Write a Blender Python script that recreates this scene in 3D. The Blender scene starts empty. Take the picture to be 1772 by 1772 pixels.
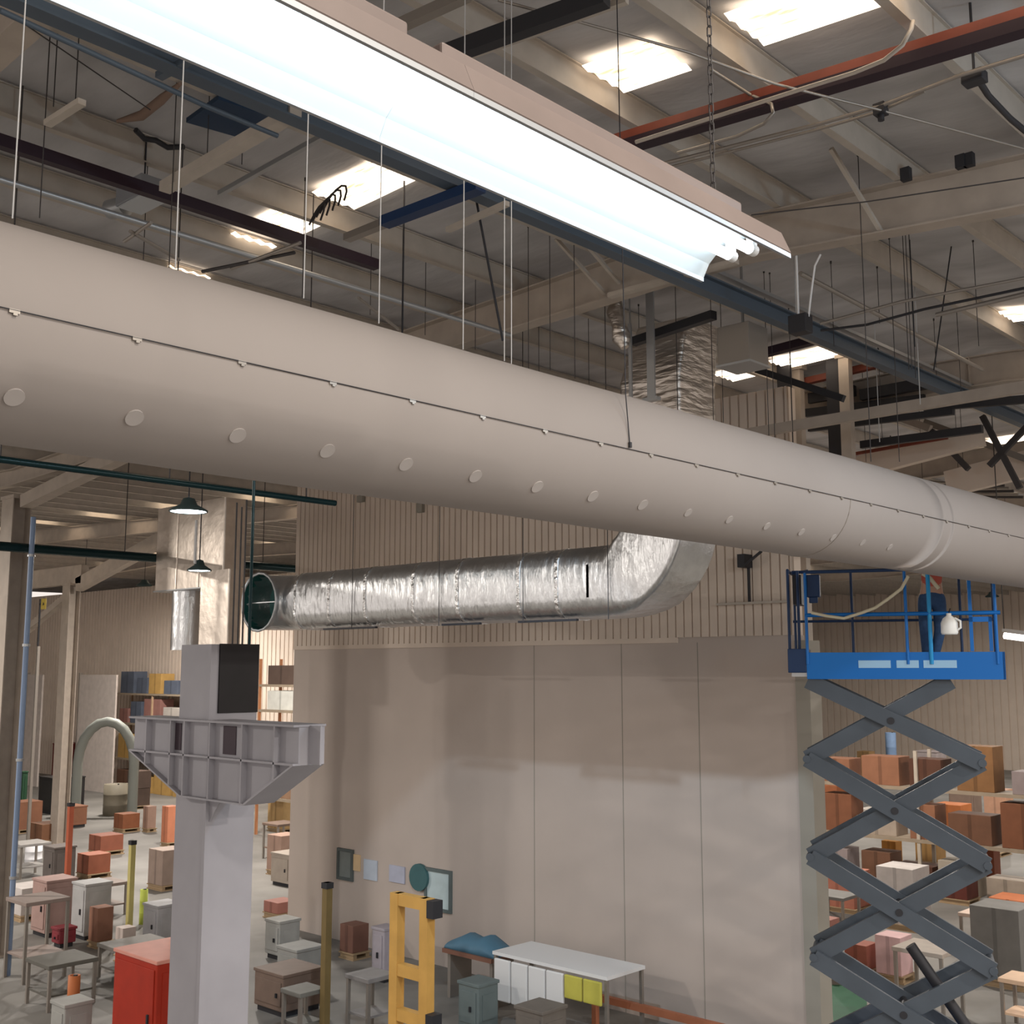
import bpy, bmesh, math, random
from math import *
from mathutils import Vector as V, Matrix
random.seed(7)
C = bpy.context.scene.collection
SC = bpy.context.scene
# ------------------------------------------------------------------ camera
EYE = V((0, 0, 6.5)); FPX = 2000.0
AZ = radians(43.1); TL = atan(272/2000)
Fw = V((-sin(AZ)*cos(TL), cos(AZ)*cos(TL), sin(TL))); Rt = V((cos(AZ), sin(AZ), 0)); Up = Rt.cross(Fw)
cd = bpy.data.cameras.new('camera'); cam = bpy.data.objects.new('camera', cd); C.objects.link(cam)
cam.location = EYE
cam.rotation_euler = Matrix((Rt, Up, -Fw)).transposed().to_euler()
cd.sensor_width = 36; cd.lens = 36*FPX/1772; cd.clip_end = 400
SC.camera = cam
# ------------------------------------------------------------------ world, exposure
SC.view_settings.view_transform = 'Standard'; SC.view_settings.look = 'None'
SC.view_settings.gamma = 1; SC.view_settings.exposure = 0.42; SC.view_settings.use_curve_mapping = False
W = bpy.data.worlds.new('world'); SC.world = W; W.use_nodes = True
W.node_tree.nodes['Background'].inputs[0].default_value = (1.0, 0.90, 0.83, 1)
W.node_tree.nodes['Background'].inputs[1].default_value = 0.72
def area(name, loc, aim, size, power, col, shape='DISK', sy=None, spread=pi):
    l = bpy.data.lights.new(name, 'AREA'); l.shape = shape; l.size = size
    if sy: l.size_y = sy
    l.energy = power; l.color = col; l.spread = spread
    o = bpy.data.objects.new(name, l); C.objects.link(o); o.location = loc
    o.rotation_euler = (V(aim)-V(loc)).to_track_quat('-Z', 'Y').to_euler(); return o
# fill lights added to brighten the halls, set at lamp height
FILL_XY = []
for i, (x, y) in enumerate([(6, 6), (5, 15), (9, -3), (-18, -2), (-33, 5), (-16, 28), (-2, 30), (-50, 28), (-14, 46), (-40, -4), (-28, 40), (10, 2), (-24, 64), (-8, 52), (-34, 22)]):
    if y > 20: FILL_XY.append((x, y))
    area('hall_fill_light', (x, y, 10.4), (x, y, 0), 0.6, 900*(1.45 if x < -25 else 1), (1.0, .93, .85))
area('hall_fill_light', (0.6, 2.6, 11.4), (-4, 3, 6), 0.5, 170, (1.0, .92, .82))  # unseen warm fill, added to light the duct top
area('hall_fill_light', (1.0, 9.5, 10.3), (-4, 9.5, 5), 0.5, 120, (.62, .82, 1.0))  # unseen cool fill, added for the right stretch of the white duct
FILL_XY.sort(key=lambda q: -hypot(q[0], q[1]))
# flood light fixed to the duct hangers, turned to the white wall
sp = bpy.data.lights.new('flood_light_beam', 'SPOT'); sp.energy = 1150; sp.color = (.66, .84, 1.0)
sp.spot_size = radians(56); sp.spot_blend = .12; sp.shadow_soft_size = .09
spo = bpy.data.objects.new('flood_light_beam', sp); C.objects.link(spo); spo.location = (-9.9, 8.86, 10.1)
spo.rotation_euler = (V((-15.2, 18.4, -1.6))-V((-9.9, 8.86, 10.1))).to_track_quat('-Z', 'Y').to_euler()

# ------------------------------------------------------------------ helpers
def P(u, v, ax, val):
    """the point of the place seen at pixel (u, v) that lies on the plane x|y|z = val"""
    r = Fw*FPX + Rt*(u-886) + Up*(886-v)
    return EYE + r*((val-EYE[ax])/r[ax])
def fl(u, v): return P(u, v, 2, 0.0)
def at_depth(u, v, d):
    r = Fw*FPX + Rt*(u-886) + Up*(886-v); h = sqrt(r.x**2+r.y**2)
    return EYE + r*(d/h)
def roofz(x):
    if x > -7.8: return 12.44 - .075*(x+7.8)
    d = -7.8-x
    k = d % 40
    return 12.44 - .038*(k if k < 20 else 40-k)
MATS = {}
def mat(name, col, rough=.6, metal=0, noise=0, nscale=8, bump=0, bscale=30, emit=None, stretch=None, spec=.3, kind='noise'):
    if name in MATS: return MATS[name]
    m = bpy.data.materials.new(name); m.use_nodes = True; nt = m.node_tree; b = nt.nodes['Principled BSDF']
    b.inputs['Roughness'].default_value = rough; b.inputs['Metallic'].default_value = metal
    b.inputs['Specular IOR Level'].default_value = spec
    b.inputs['Base Color'].default_value = (*col, 1)
    tc = nt.nodes.new('ShaderNodeTexCoord'); mp = nt.nodes.new('ShaderNodeMapping')
    nt.links.new(tc.outputs['Object'], mp.inputs[0])
    if stretch: mp.inputs['Scale'].default_value = stretch
    if noise:
        n = nt.nodes.new('ShaderNodeTexNoise'); n.inputs['Scale'].default_value = nscale; n.inputs['Detail'].default_value = 5
        nt.links.new(mp.outputs[0], n.inputs[0])
        r = nt.nodes.new('ShaderNodeValToRGB'); r.color_ramp.elements[0].position = .3; r.color_ramp.elements[1].position = .7
        r.color_ramp.elements[0].color = (*[c*(1-noise) for c in col], 1); r.color_ramp.elements[1].color = (*[min(1, c*(1+noise*.5)) for c in col], 1)
        nt.links.new(n.outputs[0], r.inputs[0]); nt.links.new(r.outputs[0], b.inputs['Base Color'])
    if bump:
        n2 = nt.nodes.new('ShaderNodeTexNoise'); n2.inputs['Scale'].default_value = bscale; n2.inputs['Detail'].default_value = 3
        nt.links.new(mp.outputs[0], n2.inputs[0])
        bp = nt.nodes.new('ShaderNodeBump'); bp.inputs['Strength'].default_value = bump; bp.inputs['Distance'].default_value = .05
        nt.links.new(n2.outputs[0], bp.inputs['Height']); nt.links.new(bp.outputs[0], b.inputs['Normal'])
    if emit:
        b.inputs['Emission Color'].default_value = (*emit[0], 1); b.inputs['Emission Strength'].default_value = emit[1]
    MATS[name] = m; return m
class MB:
    def __init__(s): s.v = []; s.f = []; s.sm = []
    def add(s, vs, fs, smooth=False):
        n = len(s.v); s.v += [V(p) for p in vs]; s.f += [tuple(i+n for i in f) for f in fs]; s.sm += [smooth]*len(fs); return s
    def box(s, x0, x1, y0, y1, z0, z1):
        return s.add([(x, y, z) for z in (z0, z1) for y in (y0, y1) for x in (x0, x1)],
                     [(0, 2, 3, 1), (4, 5, 7, 6), (0, 1, 5, 4), (2, 6, 7, 3), (0, 4, 6, 2), (1, 3, 7, 5)])
    def bar(s, p, q, w, h=None, up=(0, 0, 1)):
        h = h or w; p = V(p); q = V(q); d = (q-p).normalized(); u = V(up)
        if abs(d.dot(u)) > .98: u = V((0, 1, 0))
        a = d.cross(u).normalized()*w/2; b = a.cross(d).normalized()*h/2
        return s.add([e+i*a+j*b for e in (p, q) for j in (-1, 1) for i in (-1, 1)],
                     [(0, 2, 3, 1), (4, 5, 7, 6), (0, 1, 5, 4), (2, 6, 7, 3), (0, 4, 6, 2), (1, 3, 7, 5)])
    def ibeam(s, p, q, w, h, t=.015, up=(0, 0, 1)):
        p = V(p); q = V(q); u = V(up)*(h/2-t/2)
        s.bar(p, q, t, h-2*t, up); s.bar(p+u, q+u, w, t, up); return s.bar(p-u, q-u, w, t, up)
    def loft(s, rings, cap=True, smooth=True, close=True):
        n = len(rings[0]); vs = [p for r in rings for p in r]; fs = []
        for i in range(len(rings)-1):
            for j in range(n if close else n-1):
                k = (j+1) % n; fs.append((i*n+j, i*n+k, (i+1)*n+k, (i+1)*n+j))
        s.add(vs, fs, smooth)
        if cap:
            s.add(rings[0], [tuple(range(n))[::-1]]); s.add(rings[-1], [tuple(range(n))])
        return s
    def tube(s, pts, r, n=8, cap=True):
        pts = [V(p) for p in pts]; rings = []; rr = r if isinstance(r, (list, tuple)) else [r]*len(pts)
        a = None
        for i, p in enumerate(pts):
            d = (pts[min(i+1, len(pts)-1)]-pts[max(i-1, 0)]).normalized()
            if a is None:
                a = d.cross(V((0, 0, 1)) if abs(d.z) < .9 else V((1, 0, 0))).normalized()
            a = (a-d*a.dot(d)).normalized(); b = d.cross(a)
            rings.append([p+(a*cos(t)+b*sin(t))*rr[i] for t in [2*pi*k/n for k in range(n)]])
        return s.loft(rings, cap)
    def lathe(s, c, prof, n=20, cap=False):
        c = V(c); return s.loft([[c+V((r*cos(2*pi*k/n), r*sin(2*pi*k/n), z)) for k in range(n)] for r, z in prof], cap)
    def prism(s, poly, ext):
        ext = V(ext); n = len(poly); a = [V(p) for p in poly]; b = [p+ext for p in a]
        fs = [tuple(range(n))[::-1], tuple(range(n, 2*n))]+[(i, (i+1) % n, (i+1) % n+n, i+n) for i in range(n)]
        return s.add(a+b, fs)
    def build(s, name, m, parent=None, local=False, bevel=0, base=None):
        if parent is not None: off = V((0, 0, 0)) if local else wloc(parent)
        else:
            xs = [p.x for p in s.v]; ys = [p.y for p in s.v]
            off = base if base is not None else V(((min(xs)+max(xs))/2, (min(ys)+max(ys))/2, min(p.z for p in s.v)))
        me = bpy.data.meshes.new(name); me.from_pydata([p-off for p in s.v], [], s.f); me.validate()
        bm = bmesh.new(); bm.from_mesh(me); bmesh.ops.recalc_face_normals(bm, faces=bm.faces); bm.to_mesh(me); bm.free()
        if len(me.polygons) == len(s.sm):
            for pl, sm in zip(me.polygons, s.sm): pl.use_smooth = sm
        me.materials.append(m)
        o = bpy.data.objects.new(name, me); C.objects.link(o)
        if parent is not None: o.parent = parent
        else: o.location = off
        if bevel:
            md = o.modifiers.new('b', 'BEVEL'); md.width = bevel; md.segments = 2; md.limit_method = 'ANGLE'
        return o
WL = {}
def wloc(o):
    l = V(o.location)
    while o.parent: o = o.parent; l = l+V(o.location)
    return l
def tag(o, label, cat=None, group=None, kind=None):
    if label: o['label'] = label
    if cat: o['category'] = cat
    if group: o['group'] = group
    if kind: o['kind'] = kind
    return o
def thing(name, label, cat, loc=(0, 0, 0), rz=0, group=None):
    o = bpy.data.objects.new(name, None); C.objects.link(o); o.location = loc; o.rotation_euler = (0, 0, rz); o.empty_display_size = .1
    return tag(o, label, cat, group)
def copy_tree(o, kids, parent=None):
    c = o.copy(); C.objects.link(c); c.parent = parent
    for ch in kids.get(o, []): copy_tree(ch, kids, c)
    return c
def kidmap(root):
    k = {}
    for o in C.objects:
        if o.parent: k.setdefault(o.parent, []).append(o)
    return k
ORD = 'first second third fourth fifth sixth seventh eighth ninth tenth eleventh twelfth thirteenth fourteenth fifteenth sixteenth seventeenth eighteenth nineteenth twentieth'.split()
ORD += ['twenty-'+w for w in ORD[:9]]+['thirtieth']+['thirty-'+w for w in ORD[:9]]+['fortieth']

# ------------------------------------------------------------------ materials
m_beam = mat('cream_painted_steel', (.42, .36, .305), .55, 0, .12, 3)
m_purl = mat('offwhite_painted_steel', (.45, .40, .345), .5, 0, .1, 4)
m_ridge = mat('bluegrey_painted_steel', (.075, .10, .13), .45)
m_ceil = mat('grey_roof_lining', (.53, .52, .525), .7, 0, .25, .6, .35, 1.6, stretch=(1, 3, 1))
m_red = mat('red_oxide_painted_steel', (.20, .05, .03), .5, 0, .2, 3)
m_maroon = mat('dark_maroon_painted_steel', (.025, .012, .02), .5)
m_dark = mat('dark_steel', (.035, .035, .04), .5, .3)
m_rod = mat('blackened_rod', (.05, .045, .045), .6)
m_galv = mat('galvanised_steel', (.42, .43, .44), .4, .7)
m_lrod = mat('pale_cable', (.5, .5, .5), .5)
m_cond = mat('grey_conduit', (.30, .27, .24), .4, .5)
m_clad = mat('beige_cladding', (.66, .56, .475), .55, 0, .06, 1)
m_wall = mat('beige_painted_wall', (.50, .43, .385), .7, 0, .07, .7)
m_fabric = mat('white_duct_fabric', (.315, .28, .26), .75, 0, .05, .8, .05, 2)
m_disc = mat('pale_disc', (.40, .365, .345), .7)
m_floor = mat('grey_concrete', (.215, .205, .19), .6, 0, .3, .5)
m_trim = mat('olive_grey_trim', (.30, .28, .24), .6)
m_green = mat('dark_green_pipe_paint', (.006, .026, .03), .25, .3)
m_col = mat('grey_white_column_paint', (.32, .312, .34), .6, 0, .1, 2)
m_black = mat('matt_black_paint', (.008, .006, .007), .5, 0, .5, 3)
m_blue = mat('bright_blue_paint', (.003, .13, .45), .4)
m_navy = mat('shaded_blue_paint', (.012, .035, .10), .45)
m_arm = mat('slate_grey_paint', (.07, .085, .105), .5, 0, .15, 2)
m_white = mat('white_paint', (.7, .7, .7), .5)
m_housing = mat('lamp_housing_paint', (.19, .15, .135), .5, 0, .1, 3)
m_refl = mat('white_enamel_reflector', (.66, .74, .78), .3)
m_led = mat('lamp_glow', (1, 1, 1), .5, emit=((.85, .97, 1.0), 12))
m_tube = mat('fluorescent_tube_glow', (1, 1, 1), .5, emit=((.90, .96, 1.0), 4.6))
# foil: crumpled aluminium tape and jacket
def foil(name, col, scale, stretch, bump, rough=.22):
    m = mat(name, col, rough, 1.0, .08, 6, 0)
    nt = m.node_tree; b = nt.nodes['Principled BSDF']
    tc = nt.nodes.new('ShaderNodeTexCoord'); mp = nt.nodes.new('ShaderNodeMapping'); mp.inputs['Scale'].default_value = stretch
    v = nt.nodes.new('ShaderNodeTexVoronoi'); v.inputs['Scale'].default_value = scale; v.feature = 'SMOOTH_F1'
    n = nt.nodes.new('ShaderNodeTexNoise'); n.inputs['Scale'].default_value = scale*1.7; n.inputs['Detail'].default_value = 6
    ad = nt.nodes.new('ShaderNodeMath'); ad.operation = 'ADD'
    bp = nt.nodes.new('ShaderNodeBump'); bp.inputs['Strength'].default_value = bump; bp.inputs['Distance'].default_value = .03
    nt.links.new(tc.outputs['Object'], mp.inputs[0]); nt.links.new(mp.outputs[0], v.inputs[0]); nt.links.new(mp.outputs[0], n.inputs[0])
    nt.links.new(v.outputs[0], ad.inputs[0]); nt.links.new(n.outputs[0], ad.inputs[1]); nt.links.new(ad.outputs[0], bp.inputs['Height'])
    nt.links.new(bp.outputs[0], b.inputs['Normal']); return m
m_foil = foil('crumpled_foil_jacket', (.66, .67, .68), 3.2, (2.6, 1, .8), .55, .3)
m_foilv = foil('creased_foil_jacket', (.70, .64, .58), 3.5, (.8, .8, 3.0), .8, .36)
m_foilw = foil('warm_foil_jacket', (.72, .64, .56), 2.2, (1, 1, 1), .35, .38)
# skylight: translucent ribbed sheet under an open sky
def sky_mat():
    m = bpy.data.materials.new('daylit_translucent_sheet'); m.use_nodes = True; nt = m.node_tree; b = nt.nodes['Principled BSDF']
    b.inputs['Base Color'].default_value = (.8, .76, .7, 1); b.inputs['Roughness'].default_value = .4
    tc = nt.nodes.new('ShaderNodeTexCoord'); w = nt.nodes.new('ShaderNodeTexNoise'); mp = nt.nodes.new('ShaderNodeMapping')
    mp.inputs['Scale'].default_value = (1.3, 14, 1); w.inputs['Scale'].default_value = 1.5; w.inputs['Detail'].default_value = 4
    r = nt.nodes.new('ShaderNodeValToRGB'); r.color_ramp.elements[0].position = .35; r.color_ramp.elements[1].position = .6
    r.color_ramp.elements[0].color = (.24, .16, .09, 1); r.color_ramp.elements[1].color = (1, .84, .66, 1)
    nt.links.new(tc.outputs['Object'], mp.inputs[0]); nt.links.new(mp.outputs[0], w.inputs[0]); nt.links.new(w.outputs[0], r.inputs[0])
    nt.links.new(r.outputs[0], b.inputs['Emission Color']); b.inputs['Emission Strength'].default_value = 3.2
    return m
m_sky = sky_mat()

# ================================================================== SETTING
YN, YF, XL, XR = -14, 82, -88, 16
tag(MB().box(XL, XR, YN, YF, -.2, 0).build('floor', m_floor), 'grey concrete hall floor', kind='structure')
# purlin lines
PUR = [-6.75+1.52*k for k in range(0, 15)]
PURL = [-9.35, -11.1]+[-12.65-1.55*k for k in range(0, 48)]
allx = sorted(PUR+PURL+[-7.8, XL, XR])
# roof lining: sags between the purlins
rb = MB(); xs = []
for a, b in zip(allx[:-1], allx[1:]):
    n = 6 if a > -30 else 2
    for k in range(n):
        t = k/n; xs.append((a+(b-a)*t, .07*4*t*(1-t)*min(1, (b-a)/1.5)))
xs.append((XR, 0)); ys = [YN+2*k for k in range(int((YF-YN)/2)+1)]
vs = [(x, y, roofz(x)-s*(.75+.25*sin(y*1.3+x))) for x, s in xs for y in ys]; ny = len(ys)
rb.add(vs, [(i*ny+j, i*ny+j+1, (i+1)*ny+j+1, (i+1)*ny+j) for i in range(len(xs)-1) for j in range(ny-1)], True)
lx = [XL, -67.8, -47.8, -27.8, -7.8, XR]
rb.add([(x, y, roofz(x)+.2) for x in lx for y in (YN, YF)], [(2*i, 2*i+1, 2*i+3, 2*i+2) for i in range(5)])
tag(rb.build('ceiling', m_ceil, base=V((0, 0, 12))), 'grey sagging lining under the pitched hall roof', kind='structure')
# skylight strips: ribbed translucent sheets running down the slope, one window each row and side
wn = 0
def skylight(x0, x1, y0, y1):
    global wn; wn += 1
    b = MB(); n = max(6, int((y1-y0)/.09)); xx = [x0+(x1-x0)*k/6 for k in range(7)]
    vs = [(x, y0+(y1-y0)*j/n, roofz(x)-.085-(.03 if j % 2 else 0)) for x in xx for j in range(n+1)]
    b.add(vs, [(i*(n+1)+j, i*(n+1)+j+1, (i+1)*(n+1)+j+1, (i+1)*(n+1)+j) for i in range(6) for j in range(n)])
    o = b.build('window_%d' % wn, m_sky); tag(o, None, kind='structure'); return o
for y0 in (8.1, 18.7, 29.2, 39.9, 50.4):
    for x0, x1 in ((-7.12, -6.84), (-6.7, -5.8), (-5.1, -3.75), (-3.65, -2.25), (-10.95, -9.4), (-12.15, -11.5), (-12.9, -12.5), (-14.5, -14.1), (-.8, .7)):
        skylight(x0+.04, x1-.04, y0, y0+.66)
    if y0 > 17:  # further skylights added to brighten the left hall roof
        for k in range(13): 
            skylight(-18.9-k*4.65, -17.5-k*4.65, y0, y0+1.1)
# back wall: painted lower wall, ribbed cladding above
YW = 18.4; XA, XB = P(515, 900, 1, YW).x, P(1370, 900, 1, YW).x
wb = MB().box(XA, XB, YW, YW+.3, 0, 7.1)
tag(wb.build('wall_back', m_wall), 'tall beige painted wall across the hall', kind='structure')
def ribs(xa, xb, y, z0, z1, pitch, d, m, name, label, t=.1):
    b = MB(); prof = [(xa, 0)]; x = xa
    while x < xb-pitch:
        prof += [(x+pitch*.80, 0), (x+pitch*.86, d), (x+pitch*.95, d), (x+pitch, 0)]; x += pitch
    prof.append((xb, 0)); n = len(prof)
    b.add([(px_, y+dd, z) for z in (z0, z1) for px_, dd in prof], [(i, i+1, n+i+1, n+i) for i in range(n-1)])
    b.box(xa, xb, y+d+.01, y+d+t, z0, z1)
    return tag(b.build(name, m), label, kind='structure')
ribs(XA, XB, YW-.03, 7.1, 11.6, .19, .045, m_clad, 'wall_back_cladding', 'ribbed beige cladding above the painted wall', .25)
tag(MB().box(XB, XB+.28, YW-.06, YW+.34, 0, 7.0).build('trim_1', m_trim), None, kind='structure')
tag(MB().box(XA, XB-2.5, YW-.035, YW-.001, 7.0, 7.1).build('trim_2', m_clad), None, kind='structure')
for i, u in enumerate((1080, 925, 1215)):
    x = P(u, 1500, 1, YW).x
    tag(MB().box(x-.008, x+.008, YW-.006, YW, 0, 7.0).build('trim_%d' % (3+i), m_trim), None, kind='structure')
ribs(-88, -41, 34, 0, 11.2, .35, .06, m_clad, 'wall_left', 'far ribbed wall of the left hall')
tag(MB().box(-88.1, -87.9, YN, YF, 0, 11.9).build('wall_end', m_clad), 'plain beige wall closing the left hall', kind='structure')
ribs(-70, 16, 78, 0, 12.2, .5, .08, m_clad, 'wall_far', 'far beige ribbed end wall')

# ================================================================== ROOF STEEL
def purlin(x, near, side, n):
    h = .30; z = roofz(x)-h/2-.04
    b = MB(); y0, y1 = YN+1, YF-1
    t = .012
    b.box(x-t/2, x+t/2, y0, y1, z-h/2, z+h/2); b.box(x-.045, x+.045, y0, y1, z-h/2-t, z-h/2); b.box(x-.035, x+.035, y0, y1, z+h/2, z+h/2+t)
    o = b.build('roof_purlin', m_purl)
    tag(o, 'off-white roof purlin, %s one on the %s side of the ridge beam' % (ORD[n], side), 'purlin', 'roof purlins')
for k, x in enumerate(PUR): purlin(x, 0, 'right', k)
for k, x in enumerate(PURL[:34]): purlin(x, 0, 'left', k)
def zt(x): return roofz(x)-.37
def zb(x):
    if x > -7.2: return 11.42-.066*(x+7.2)
    d = (-7.8-x) % 40; d = d if d < 20 else 40-d
    return 11.52-.03*max(0, d)
RY = [3.6, 12, 20.4, 28.8, 37.2, 45.6, 54]
rl = ['nearest cream steel rafter, above the top left corner', 'big cream steel rafter crossing behind the end of the tube lamp', 'cream steel rafter just beyond the beige cladding wall', 'cream rafter, second beyond the cladding wall', 'cream rafter, third beyond the cladding wall', 'cream rafter, fourth beyond the cladding wall', 'farthest cream rafter near the end wall']
for y, lb in zip(RY, rl):
    r = thing('roof_rafter', lb, 'beam', (-7.8, y, 11.2), group='steel rafters')
    xs_ = [14, 6, -2, -7.2, -8.4, -14, -20, -27.8, -35, -47.8, -58, -67.8]
    w = MB(); bf = MB(); tf = MB()
    if y == 20.4 or y == 3.6: pass
    for a, b_ in zip(xs_[:-1], xs_[1:]):
        w.add([(a, y, zb(a)), (b_, y, zb(b_)), (b_, y, zt(b_)), (a, y, zt(a))], [(0, 1, 2, 3)])
        w.add([(a, y+.012, zb(a)), (b_, y+.012, zb(b_)), (b_, y+.012, zt(b_)), (a, y+.012, zt(a))], [(3, 2, 1, 0)])
        bf.bar((a, y, zb(a)), (b_, y, zb(b_)), .24, .02); tf.bar((a, y, zt(a)), (b_, y, zt(b_)), .24, .02)
    w.build('web', m_beam, r); bf.build('bottom_flange', m_beam, r); tf.build('top_flange', m_beam, r)
    for x in (-2, -7.8, -14, -20):
        MB().box(x-.006, x+.006, y-.11, y-.001, zb(x)+.01, zt(x)-.01).build('stiffener', m_beam, r)
rg = MB().ibeam((-7.8, YN+1, 11.28), (-7.8, YF-2, 11.28), .16, .22, .02)
tag(rg.build('ridge_beam', m_ridge), 'long blue-grey steel beam running lengthwise below the ridge behind the tube lamp', 'beam')
rs = MB().bar((-7.8, YN+1, 11.52), (-7.8, YF-2, 11.52), .09, .05)
tag(rs.build('cable_tray', m_galv), 'narrow galvanised cable tray lying along the top of the blue-grey ridge beam', 'tray')
# fly braces (purlin to lower flange)
def pxbar(name, label, cat, a, b, w, h, m, group=None, tube=False):
    q = MB()
    if tube: q.tube([a, b], w/2, 8)
    else: q.bar(a, b, w, h)
    return tag(q.build(name, m), label, cat, group)
pxbar('fly_brace', 'slanting white fly brace on the big rafter, right of the tube lamp end', 'brace', P(1526, 403, 1, 11.95), P(1438, 257, 1, 11.0), .045, .045, m_purl)
pxbar('fly_brace', 'slanting pale fly brace left of the riser, lower of two', 'brace', P(1047, 508, 1, 11.95), P(962, 413, 1, 11.2), .045, .045, m_purl)
pxbar('fly_brace', 'slanting pale fly brace left of the riser, upper of two', 'brace', P(1072, 490, 1, 11.95), P(993, 396, 1, 11.0), .045, .045, m_purl)
# beams and struts running with the rafters
def xbeam(name, label, cat, y, u0, u1, zc, w, h, m, dz=0, ib=True):
    a = P(u0, 300, 1, y).x; b = P(u1, 300, 1, y).x
    q = MB(); p0 = (a, y, zc(a) if callable(zc) else zc); p1 = (b, y, zc(b) if callable(zc) else zc)
    (q.ibeam if ib else q.bar)(p0, p1, w, h)
    return tag(q.build(name, m), label, cat)
pR = lambda u, v, y: P(u, v, 1, y)
# the red beam
a, b = pR(1172, 212, 8.8), pR(1772, 28, 8.8); d = (b-a)/(b.x-a.x)
r = thing('red_beam', 'red oxide painted steel beam across the roof at upper right', 'beam', a)
q = MB(); lo = a+d*(-1.55); hi = a+d*9; q.bar(lo, hi, .09, .12); q.build('channel', m_red, r)
MB().bar(lo+V((0, -.02, -.1)), hi+V((0, -.02, -.1)), .15, .1).build('lower_rail', m_maroon, r)
a, b = P(0, 255, 2, 11.3), P(658, 463, 2, 11.3)
tag(MB().bar((-10.42, -4, 11.35), (-10.4, b.y, 11.35), .1, .12).build('maroon_beam', m_maroon), 'dark maroon beam running lengthwise behind the grey unit box at left', 'beam')
tag(MB().tube([(-10.9, -4, 11.2), (-10.9, 11.6, 11.2)], .035).build('sprinkler_pipe', m_galv), 'pale steel pipe running alongside below the dark maroon beam', 'pipe')
tag(MB().bar((-11.9, -4, 11.1), (-11.9, 17.5, 11.1), .12, .12).build('roof_strut', m_cond), 'grey lengthwise strut seen just over the white duct at left', 'strut')
tag(MB().bar((-12.6, -4, 10.9), (-12.6, 17.5, 10.9), .06, .2).build('cable_tray', m_ridge), 'dark blue-grey lengthwise tray seen just over the white duct at left', 'tray')
tag(MB().bar((-14.6, 4, 11.0), (-14.6, 18, 11.0), .08, .14).build('roof_strut', m_purl), 'pale lengthwise strut low behind the white duct, left of the riser', 'strut')
tag(MB().bar((-13.4, 9, 10.75), (-13.4, 18, 10.75), .25, .1).build('cable_tray', m_dark), 'black cable tray behind the white duct, left of the riser', 'tray')
tag(MB().tube([P(0, 18, 2, 11.0), P(355, 183, 2, 11.0), P(480, 235, 2, 11.0)], .022).build('conduit', m_ridge), 'thin blue-grey conduit running under the roof at top left', 'conduit')
tag(MB().tube([P(40, 40, 2, 11.4), P(260, 190, 2, 11.6)], .006, 5).build('brace_wire', m_rod), 'very thin brace wire under the roof at top left', 'wire')
def strut(label, p0, p1, z, w, h, m=m_purl, name='roof_strut', cat='strut'):
    return tag(MB().bar(P(*p0, 2, z), P(*p1, 2, z), w, h).build(name, m), label, cat)
strut('pale strut rising to the right from the grey unit box', (285, 325), (512, 193), 11.25, .12, .1)
strut('thin grey strut right of the pale strut, crossing under the ridge beam', (380, 335), (560, 235), 11.4, .05, .05, m_galv)
strut('short dark strut hanging at the edge of the tube lamp', (275, 132), (340, 98), 11.2, .07, .05, m_ridge)
strut('short white strut end hanging on two rods at upper left', (82, 214), (142, 176), 11.1, .07, .05)
strut('blackened strut between the rods above the tube lamp housing', (765, 97), (1050, -6), 11.2, .1, .13, m_dark)
strut('pale strut running beside the blackened strut above the lamp housing', (800, 100), (1085, 0), 11.25, .05, .05)
strut('grey strut at the top edge above the lamp housing', (690, 45), (810, -10), 11.3, .08, .08, m_cond)
strut('navy strut behind the lower lamp edge, middle of the roof', (665, 385), (832, 322), 11.1, .14, .1, m_navy)
strut('pale pair-rail strut hanging below the ridge beam, middle of the roof', (775, 398), (878, 352), 11.0, .06, .05)
strut('grey strut crossing behind the lamp end toward the foil riser', (1055, 512), (1275, 452), 11.3, .1, .06, m_purl)
strut('black strut over the top of the foil riser', (1095, 592), (1235, 545), 11.3, .12, .12, m_dark)
strut('grey strut crossing under the roof, left middle', (600, 412), (700, 372), 11.3, .1, .08, m_cond)
# conduits at upper right
def pipe(label, pts, r=.014, m=m_cond, name='conduit', cat='conduit', z=11.5, n=6):
    return tag(MB().tube([P(*p[:2], 2, p[2] if len(p) > 2 else z) for p in pts], r, n).build(name, m), label, cat)
pipe('upper grey conduit of the pair crossing the roof at upper right', [(1060, 305), (1172, 277), (1423, 213), (1524, 183), (1663, 130), (1800, 88)], .018, z=11.4)
pipe('lower grey conduit of the pair, ending at the black clamp', [(1060, 316), (1172, 286), (1423, 222), (1524, 192), (1600, 158)], .014, z=11.4)
pipe('grey conduit below the red beam that curls up to the roof', [(1172, 265), (1275, 236), (1322, 214), (1338, 196), (1335, 180, 11.5), (1300, 165, 11.7), (1230, 120, 11.8)], .016, z=11.3)
pipe('pale conduit hugging the red beam and bending up at its right part', [(1100, 246), (1172, 223), (1400, 150), (1477, 126), (1530, 104), (1562, 78), (1577, 50, 11.5), (1580, 37, 11.7)], .018, z=11.3, m=m_purl)
pipe('thin slanting brace wire crossing over the conduits at upper right', [(862, 0), (1010, 40), (1190, 90), (1340, 145), (1525, 191), (1790, 262)], .011, z=11.35)
pipe('thin wire along the web of the big rafter', [(1300, 372), (1500, 349), (1790, 305)], .007, z=11.3, m=m_rod)
pipe('dark conduit dropping to the right from the black box at upper right', [(1688, 130), (1710, 165), (1748, 205), (1790, 240)], .03, z=11.4, m=m_dark)
p = P(1524, 190, 2, 11.38)
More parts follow.
